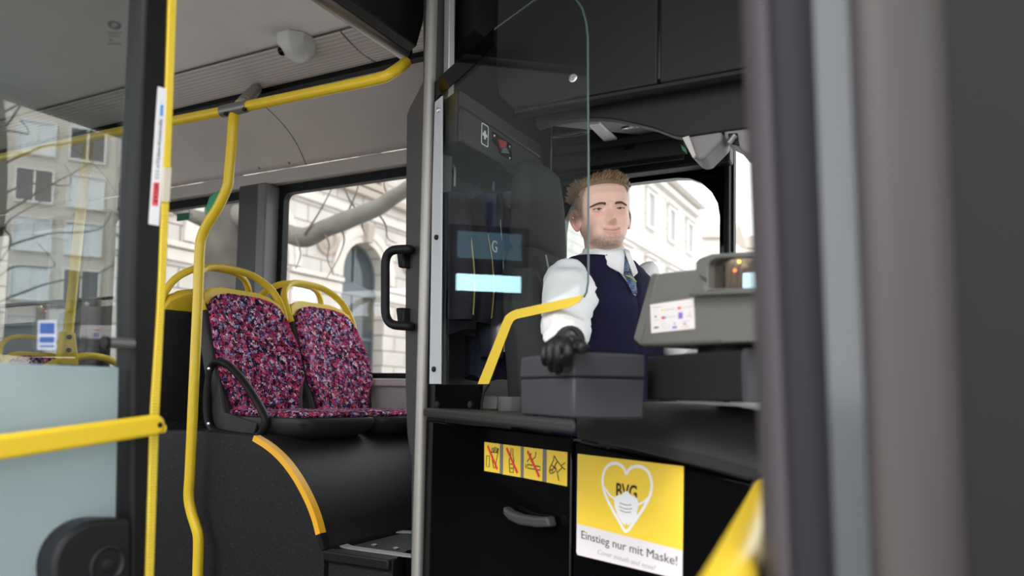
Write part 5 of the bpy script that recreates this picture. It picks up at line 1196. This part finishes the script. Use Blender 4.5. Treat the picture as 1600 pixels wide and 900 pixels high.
person = bpy.data.objects.new('person', me); C.objects.link(person); person.location = loc0; person['at'] = list(loc0)
tag(person, 'smiling driver in white shirt, navy vest and tie, black gloved hand on the box', 'person')
# skin tones: lips, stubble, flushed cheeks, ears
at = me.color_attributes.new('tone', 'FLOAT_COLOR', 'POINT'); cols = []
SK, LIP, STB, FLU, SHV = V((.80, .52, .42)), V((.62, .27, .23)), V((.15, .09, .06)), V((.82, .42, .34)), V((.12, .08, .055))
for v in me.vertices:
    p = loc0 + v.co - HCc; x, y, z = p.dot(hx)/1.01, p.dot(hf), p.dot(hu)/.885; ax = abs(x); c = SK.copy()
    if z > -.2:
        c = c.lerp(FLU, .55*g(ax - .045, .016)*g(z + .03, .018)*(1 if y > .02 else 0) + .45*g(ax, .012)*g(z + .038, .012)*(1 if y > .08 else 0))
        if ax > .0735 and z < .03: c = c.lerp(V((.80, .32, .26)), .7)
        st = 0
        if y > -.03:
            jaw = max(0, min(1, (-.074 - z)/.016))*max(0, min(1, (y + .02)/.05)); st = max(st, jaw*(.85 if z > -.125 else .4))
            st = max(st, .55*g(z + .0565, .004)*max(0, 1 - ax/.034)*(1 if y > .05 else 0))
            side = max(0, min(1, (-.03 - z)/.03))*max(0, min(1, (ax - .044)/.012)); st = max(st, side*.75)
        st *= .75 + .5*noise.noise(p*260)
        c = c.lerp(STB, max(0, min(.72, st*.72)))
        zc = -.0700 + .0070*(ax/.026)**2
        if y > .05 and ax < .027:
            e = max(0, 1 - (ax/.0265)**2)**.5; lip = g(z - zc - .003, .0035)*.8 + g(z - zc + .0055, .0042); c = c.lerp(LIP, min(.6, lip*e))
            c = c.lerp(V((.16, .05, .045)), .75*g(z - zc, .0011)*(1 if ax < .025 else 0))
        # short clipped sides of the hair
        if y < .060 and z > -.030 and ax > .055 or y < -.03 and z > -.06:
            sh = max(0, min(1, (.042 + .25*max(0, z) - y)/.012))*max(0, min(1, (z + .026)/.02)) if y > -.03 else 1
            c = c.lerp(SHV, .88*sh*(.85 + .3*noise.noise(p*180)))
    cols += [c.x, c.y, c.z, 1.0]
at.data.foreach_set('color', cols)
ms_ = bpy.data.materials.new('skin'); ms_.use_nodes = True; n = ms_.node_tree.nodes; l = ms_.node_tree.links; b_ = n['Principled BSDF']
a_ = n.new('ShaderNodeVertexColor'); a_.layer_name = 'tone'; l.new(a_.outputs[0], b_.inputs['Base Color']); b_.inputs['Roughness'].default_value = .48; b_.inputs['Specular IOR Level'].default_value = .4
b_.inputs['Subsurface Weight'].default_value = .15; b_.inputs['Subsurface Radius'].default_value = (.012, .005, .003); b_.inputs['Subsurface Scale'].default_value = .5
tx = n.new('ShaderNodeTexNoise'); tx.inputs['Scale'].default_value = 350; bpp = n.new('ShaderNodeBump'); bpp.inputs['Strength'].default_value = .12; bpp.inputs['Distance'].default_value = .001; t_ = n.new('ShaderNodeTexCoord')
l.new(t_.outputs['Object'], tx.inputs['Vector']); l.new(tx.outputs['Fac'], bpp.inputs['Height']); l.new(bpp.outputs['Normal'], b_.inputs['Normal'])
me.materials.clear(); me.materials.append(ms_)
for p in me.polygons: p.use_smooth = True
def face_at(x, z, o=0.0):
    """point on the face surface at face coordinates x, z"""
    w, f, b2 = lerp_tab(z, HT); p = 2.25
    s = min(1, abs(x)/w)**(p/2); y = f*max(0, 1 - s*s)**(1/p) + face_push(x, z)
    return H(x, y + o, z)
# eyes
M_EYE = mat('eye_white', (.74, .70, .68), .15, var=.02); M_IRIS = mat('iris_grey', (.10, .12, .13), .2); M_PUP = mat('pupil', (.01, .01, .01), .1)
M_LID = mat('eyelid_skin', (.70, .41, .32), .5); M_LASH = mat('lash_brown', (.07, .04, .03), .8)
EZ = .0015
for s in (-1, 1):
    ex0 = s*.0305; ec = face_at(ex0, EZ) - hf*.0052
    eb = obj('eye', MB().ball(ec, .0108, 22), M_EYE, person)
    look = (hf + hx*(-.05)).normalized()
    obj('iris', MB().lathe(ec + look*.0101, look, [(.0001, .0010), (.0030, .0009), (.0050, .0000)], 20), M_IRIS, eb)
    obj('pupil', MB().lathe(ec + look*.0113, look, [(.0001, .0003), (.0022, .0001)], 16), M_PUP, eb)
    # lids: narrowed by the smile
    def lid(name, zz, bow, r, mt, outp):
        pts = []
        for k in range(13):
            t = k/6 - 1; x = ex0 + t*.0155; z = EZ + zz + bow*(1 - t*t) - .0012*t*s*-1
            q = ec + hx*(x - ex0)*1.01 + hu*(z - EZ)*.9; q += hf*(math.sqrt(max(0, .0112**2 - min(.0108, abs(x - ex0))**2*.85 - (z - EZ)**2)) + outp)
            pts.append(q)
        return obj(name, MB().tube(pts, [(r*(.55 + .45*math.sin(PI*k/12))) for k in range(13)], 9), mt, person)
    lid('upper_eyelid', .0012, .0048, .0036, M_LID, -.0008)
    lid('lash_line', .0003, .0026, .0010, M_LASH, .0022)
    lid('lower_eyelid', -.0016, -.0040, .0032, M_LID, -.0010)
    # eyebrow of short strands
    m = MB(); random.seed(11 + s)
    for k in range(230):
        t = random.random(); x = s*(.013 + .035*t); z = .0150 + .0040*math.sin(PI*min(1, t*1.05))*.8 - .0015*t + random.uniform(-.0028, .0028)*(1.1 - t*.6)
        a, b3 = face_at(x, z, .0004), face_at(x + s*.0065, z + .0022 - .004*t, .0012)
        m.tube([a, a.lerp(b3, .5) + hf*.0006, b3], [.0009, .0008, .0003], 4)
    obj('eyebrow', m, mat('brow_brown', (.10, .060, .036), .8), person)
# hair: swept-back tuft on top over clipped sides
M_HAIR = mat('hair_brown', (.145, .085, .045), .5, var=.4, vscale=60, bump=.5, bscale=200); M_HAIR2 = mat('hair_fair', (.27, .165, .085), .5, var=.3, vscale=60)
def scalp(a, z, o=0): 
    x, y, zz = head_pt(a, z); nrm = V((x/.075**2, y/.09**2, max(0, zz)/.118**2)).normalized(); return V((x, y, zz)) + nrm*o
cap = []
for k in range(22):
    t = k/21; row = []
    for i in range(48):
        a = 2*PI*i/48; fr_ = math.cos(a)
        zmin = .064 + .024*max(0, fr_)**2 - .10*max(0, -fr_)**1.2 if fr_ < .35 else .066 + .020*fr_
        if abs(math.sin(a)) > .6: zmin = max(zmin, .048)
        z = zmin + (.1178 - zmin)*t; q = scalp(a, z, .001 + .008*min(1, t*2.2)**.7 + (.005*max(0, fr_)*min(1, t*3)))
        q += V(noise.noise_vector(q*55))*.0035*min(1, t*4); q.z += .012*min(1, t*2)*g(q.x - .018, .032)*max(0, q.y + .03)/.09; q.x += .006*min(1, t*2); row.append(H(*q))
    cap.append(row)
hair = obj('hair', MB().loft(cap), M_HAIR, person, angle=80)
random.seed(5)
for part in range(2):
    m = MB()
    for k in range(520):
        a = random.gauss(0, 1.1); t = random.random()
        fr_ = math.cos(a); zmin = .068 + .018*max(0, fr_); z = zmin + (.117 - zmin)*t**.8
        p0 = scalp(a, z, .006); x0 = p0.x
        p0.z += .010*g(p0.x - .018, .032)*max(0, p0.y + .03)/.09
        lift = .011 + .013*max(0, fr_)*(1 - t*.5) + random.uniform(0, .005)
        dirv = V((random.gauss(.45, .25), random.uniform(-.7, -.2) + .35*max(0, fr_)*(1 - t), .70)).normalized()
        p1 = p0 + dirv*lift*.6; p2 = p1 + (dirv + V((random.uniform(-.1, .6), -.5, -.15))).normalized()*lift*.7
        r = random.uniform(.0009, .0016); m.tube([H(*q) for q in crom([p0, p1, p2], 3)], [r, r, r*.95, r*.9, r*.75, r*.5, r*.2], 5)
    obj('hair_strands', m, (M_HAIR, M_HAIR2)[part], hair)['kind'] = 'stuff'
# a tuft sticking out at the back of the crown (to the left of the glass edge)
m = MB()
for k in range(120):
    a = random.gauss(-1.75, .35); z = random.uniform(.055, .105); p0 = scalp(a, z, .0); out = (p0 - V((0, 0, .03))).normalized()
    p1 = p0 + (out + V((-.3, -.2, .5))).normalized()*random.uniform(.01, .022); p2 = p1 + (out + V((random.uniform(-.5, .2), 0, random.uniform(-.2, .7)))).normalized()*.012
    m.tube([H(*q) for q in crom([p0, p1, p2], 3)], [.0013, .0013, .0012, .0011, .0009, .0006, .0002], 5)
obj('hair_tuft', m, M_HAIR, hair)['kind'] = 'stuff'

# clothes -----------------------------------------------------------
M_SHIRT = mat('white_shirt_cotton', (.80, .79, .80), .8, bump=.15, bscale=900, var=.03); M_VEST = mat('navy_vest_cloth', (.009, .008, .030), .8, spec=.15, bump=.3, bscale=900, var=.15, vscale=10)
def wrinkle(m, amp, sc, seed, stretch=V((1, 1, 1))):
    for p in m.v:
        q = V((p.x*sc*stretch.x, p.y*sc*stretch.y, p.z*sc*stretch.z)) + V((seed, seed*2, 0))
        nn = noise.noise_vector(q) + noise.noise_vector(q*2.3)*.45; p += nn*amp
    return m
# shirt body shows at the neck and shoulders; the vest covers the trunk
sh_ = MB(); sh_.loft([torso_ring(z, .0035) for z in [z for z in tz if z < .05]], cap=False)
shirt = obj('shirt', sh_, M_SHIRT, person, angle=70)
def sleeve(path, radii, name, seed, n=28):
    m = MB(); m.tube(path, radii, n); ax = [(path[min(i+1, len(path)-1)] - path[max(0, i-1)]).normalized() for i in range(len(path))]
    cnt = len(path)
    for i in range(cnt):
        for k in range(n):
            p = m.v[i*n + k]; c = path[i]; d = (p - c); t = i/(cnt - 1)
            q = p*17 + V((seed, 0, 0)); w = noise.noise(V((q.x, q.y, q.z*2.1)))*.010 + abs(noise.noise(V((q.x*.6, q.y*.6, q.z*3.0)) ))*-.010 + noise.noise(q*2.6)*.003
            p += d.normalized()*w*min(1, t*6)*min(1, (1 - t)*5 + .15)
    return obj(name, m, M_SHIRT, shirt, angle=75)
sp0 = [W(886, 415, 2.125), W(886, 419, 2.12), W(887, 431, 2.11), W(888, 450, 2.05), W(889, 476, 1.96), W(884, 505, 1.86), W(886, 532, 1.745), W(887, 545, 1.70)]
path = crom(sp0, 6); k = len(path)
def rtab(t, tab): return lerp_tab(t, tab)[0]
RT_ = [(0, .006), (.09, .031), (.22, .051), (.38, .067), (.5, .074), (.66, .063), (.83, .052), (.95, .046), (1, .042)]
sleeve(path, [rtab(i/(k-1), RT_) for i in range(k)], 'sleeve', 3)
obj('cuff', MB().tube([path[-3], path[-1], path[-1] + (path[-1] - path[-4]).normalized()*.03], [.044, .041, .040], 24), M_SHIRT, shirt, angle=60)
path = crom([SHL + UP*.062 - Ts*.01, SHL + UP*.045, SHL, SHL.lerp(ELL, .5) + UP*.01, ELL, ELL.lerp(WRL, .5), WRL], 6); k = len(path)
sleeve(path, [rtab(i/(k-1), RT_)*.98 for i in range(k)], 'sleeve', 8)
# vest: front surface with a V opening
def tor(s, z, grow):                                                 # point on the trunk's front at lateral s
    w, f, b2 = lerp_tab(z, TT); w += grow; f += grow; p = 2.4; sh = -.012*max(0, 1 - abs(z)/.1)
    c = max(0, 1 - min(1, abs(s)/w)**p)**(1/p); return T(s, f*c + sh + (-.10)*max(0, -z - .1)*.3, z)
m = MB(); rows = []
NV = 96
VZ = -.078
for z in [-.56 + (.56 + .036)*k/60 for k in range(61)]:
    w, f, b2 = lerp_tab(z, TT); gr = .010; row = []
    half = 0 if z <= VZ else .012 + (z - VZ)*.37
    armw = 1.0 - .03*max(0, min(1, (z + .13)/.10))
    for k in range(NV + 1):                                          # from the V's left edge round the back to its right edge
        t = k/NV; 
        a0 = math.asin(min(1, (half/(w + gr))**(2.4/2))) if half > 0 else 0
        a = a0 + (2*PI - 2*a0)*t; c, s = math.cos(a), math.sin(a); p = 2.4; sh = -.012*max(0, 1 - abs(z)/.1)
        x = (w + gr)*math.copysign(abs(s)**(2/p), s)*armw; y = ((f if c > 0 else b2) + gr)*math.copysign(abs(c)**(2/p), c) + sh - .03*max(0, -z - .1)
        q = T(x, y, z); nz_ = noise.noise(q*11)*.006 + noise.noise(V((q.x*9, q.y*9, q.z*30)))*.004*min(1, max(0, -z*4)); q += Ts*0 + Tf*nz_*(1 if c > 0 else 0); row.append(q)
    rows.append(row)
vest = obj('vest', m.grid(rows), M_VEST, person, solid=.004, angle=70)
obj('vest_edge', MB().tube([rows[i][0] for i in range(len(rows)) if i > 48], .0032, 7), M_VEST, vest)
obj('vest_edge', MB().tube([rows[i][-1] for i in range(len(rows)) if i > 48], .0032, 7), M_VEST, vest)
for zb_ in (-.19, -.27, -.35, -.43):
    obj('button', MB().lathe(tor(.006, zb_, .016), Tf, [(.001, 0), (.006, 0), (.006, .002), (.003, .003), (.001, .002)], 14), M_BLACK, vest)
# collar and tie
def coll(s):
    rows = []
    for k in range(15):
        t = k/14; a = PI*(1 - t)*.98 + .06                             # from the nape to the front
        rr_ = .064 + .004*t; c = T(0, .0, 0)
        top = T(s*rr_*math.sin(a)*1.0, rr_*math.cos(a)*1.02 + .006*t, .070 - .012*t)
        midp = T(s*(rr_ + .004)*math.sin(a), (rr_ + .006)*math.cos(a)*1.02 + .008*t, .058 - .020*t)
        low = T(s*((rr_ + .018)*math.sin(a) + .016*t**3), (rr_ + .014)*math.cos(a) + .014*t, .034 - .056*t**2.2)
        rows.append([top, midp, low])
    return obj('collar', MB().grid(rows), M_SHIRT, shirt, solid=.003, angle=60)
coll(-1); coll(1)
m = MB(); m.loft([[T(.064*math.sin(2*PI*k/28), .064*math.cos(2*PI*k/28)*1.02, z) for k in range(28)] for z in (.02, .064)], cap=False); obj('collar_band', m, M_SHIRT, shirt, solid=.002)
mt_ = mat('tie_silk', (.03, .05, .11), .45, spec=.6); n = mt_.node_tree.nodes; l = mt_.node_tree.links; b_ = n['Principled BSDF']
tcx = n.new('ShaderNodeTexCoord'); ck = n.new('ShaderNodeTexChecker'); ck.inputs['Scale'].default_value = 190; ck.inputs[1].default_value = (.02, .03, .085, 1); ck.inputs[2].default_value = (.10, .16, .28, 1)
l.new(tcx.outputs['Object'], ck.inputs['Vector']); l.new(ck.outputs['Color'], b_.inputs['Base Color'])
kz = .030
kn2 = [[T(w*x, f_, kz + z) for x in (-1, -.5, .5, 1)] for z, w, f_ in ((.012, .016, .080), (-.012, .0185, .088), (-.03, .011, .086))]
rings = []
for z, w, d, f_ in ((.038, .020, .010, .064), (.026, .021, .013, .070), (.005, .017, .013, .078), (-.008, .012, .010, .083)):
    rings.append([T(w*math.cos(2*PI*k/14), f_ + d*math.sin(2*PI*k/14), z) for k in range(14)])
tie = obj('tie', MB().loft(rings), mt_, person, angle=60)
m = MB(); rows = []
for z, w in ((-.004, .012), (-.02, .0145), (-.04, .0165), (-.058, .0165), (-.074, .013)):
    rows.append([tor(x*w, z, .0085) + Tf*(.006 - .003*abs(x)) for x in (-1, -.5, 0, .5, 1)])
obj('tie_blade', m.grid(rows), mt_, tie, solid=.002)
obj('tie_stripe', MB().tube([tor(-.016, -.022, .0085) + Tf*.006, tor(0, -.028, .0085) + Tf*.0085, tor(.017, -.038, .0085) + Tf*.006], .0012, 6), mat('lime_stripe', (.45, .62, .08), .5), tie)
# gloves
M_GLOVE = mat('black_nitrile', (.008, .008, .0085), .5, bump=.3, bscale=160, spec=.3)
gtmp = hand(wr, KN, MID, TIP, THR, 0); gtmp.tube([wr + (wr - KN[1])*.05, wr.lerp(WRR, .7)], [.030, .034], 18)
def glove(m):
    o = obj('glove', m, M_GLOVE, person)
    a = o.modifiers.new('r', 'REMESH'); a.mode = 'VOXEL'; a.voxel_size = .0016; a.use_smooth_shade = True
    b3 = o.modifiers.new('s', 'SMOOTH'); b3.factor = .5; b3.iterations = 3
    return o
glove(gtmp)
glove(hand(wl_, KL, ML, TL_, THL, 0))
# trousers and shoes, below the counter
m = MB(); m.loft([[HIP + Ts*(.168*math.cos(2*PI*k/24)) + Tf*(.122*math.sin(2*PI*k/24)) + UP*z for k in range(24)] for z in (-.09, .05)])
for h0, kn_, an in LEGS: m.tube(crom([h0, h0.lerp(kn_, .5), kn_, kn_.lerp(an, .5), an], 5), [.086]*5 + [.076]*5 + [.066]*5 + [.058]*5 + [.05], 16)
o = obj('trousers', m, mat('dark_trousers', (.016, .016, .022), .85), person); a = o.modifiers.new('r', 'REMESH'); a.mode = 'VOXEL'; a.voxel_size = .008; a.use_smooth_shade = True
for h0, kn_, an in LEGS:
    m = MB(); m.loft([[an + V((.06 + .14*math.cos(2*PI*k/20), 0, 0)) + V((0, 1, 0))*(.045*math.sin(2*PI*k/20)) + UP*z for k in range(20)] for z in (-.09, -.05)]); m.tube([an - UP*.06, an + UP*.01], [.05, .042], 16)
    obj('shoe', m, M_BLACK, person, bevel=.01)

for o in bpy.data.objects:
    if 'at' in o: del o['at']
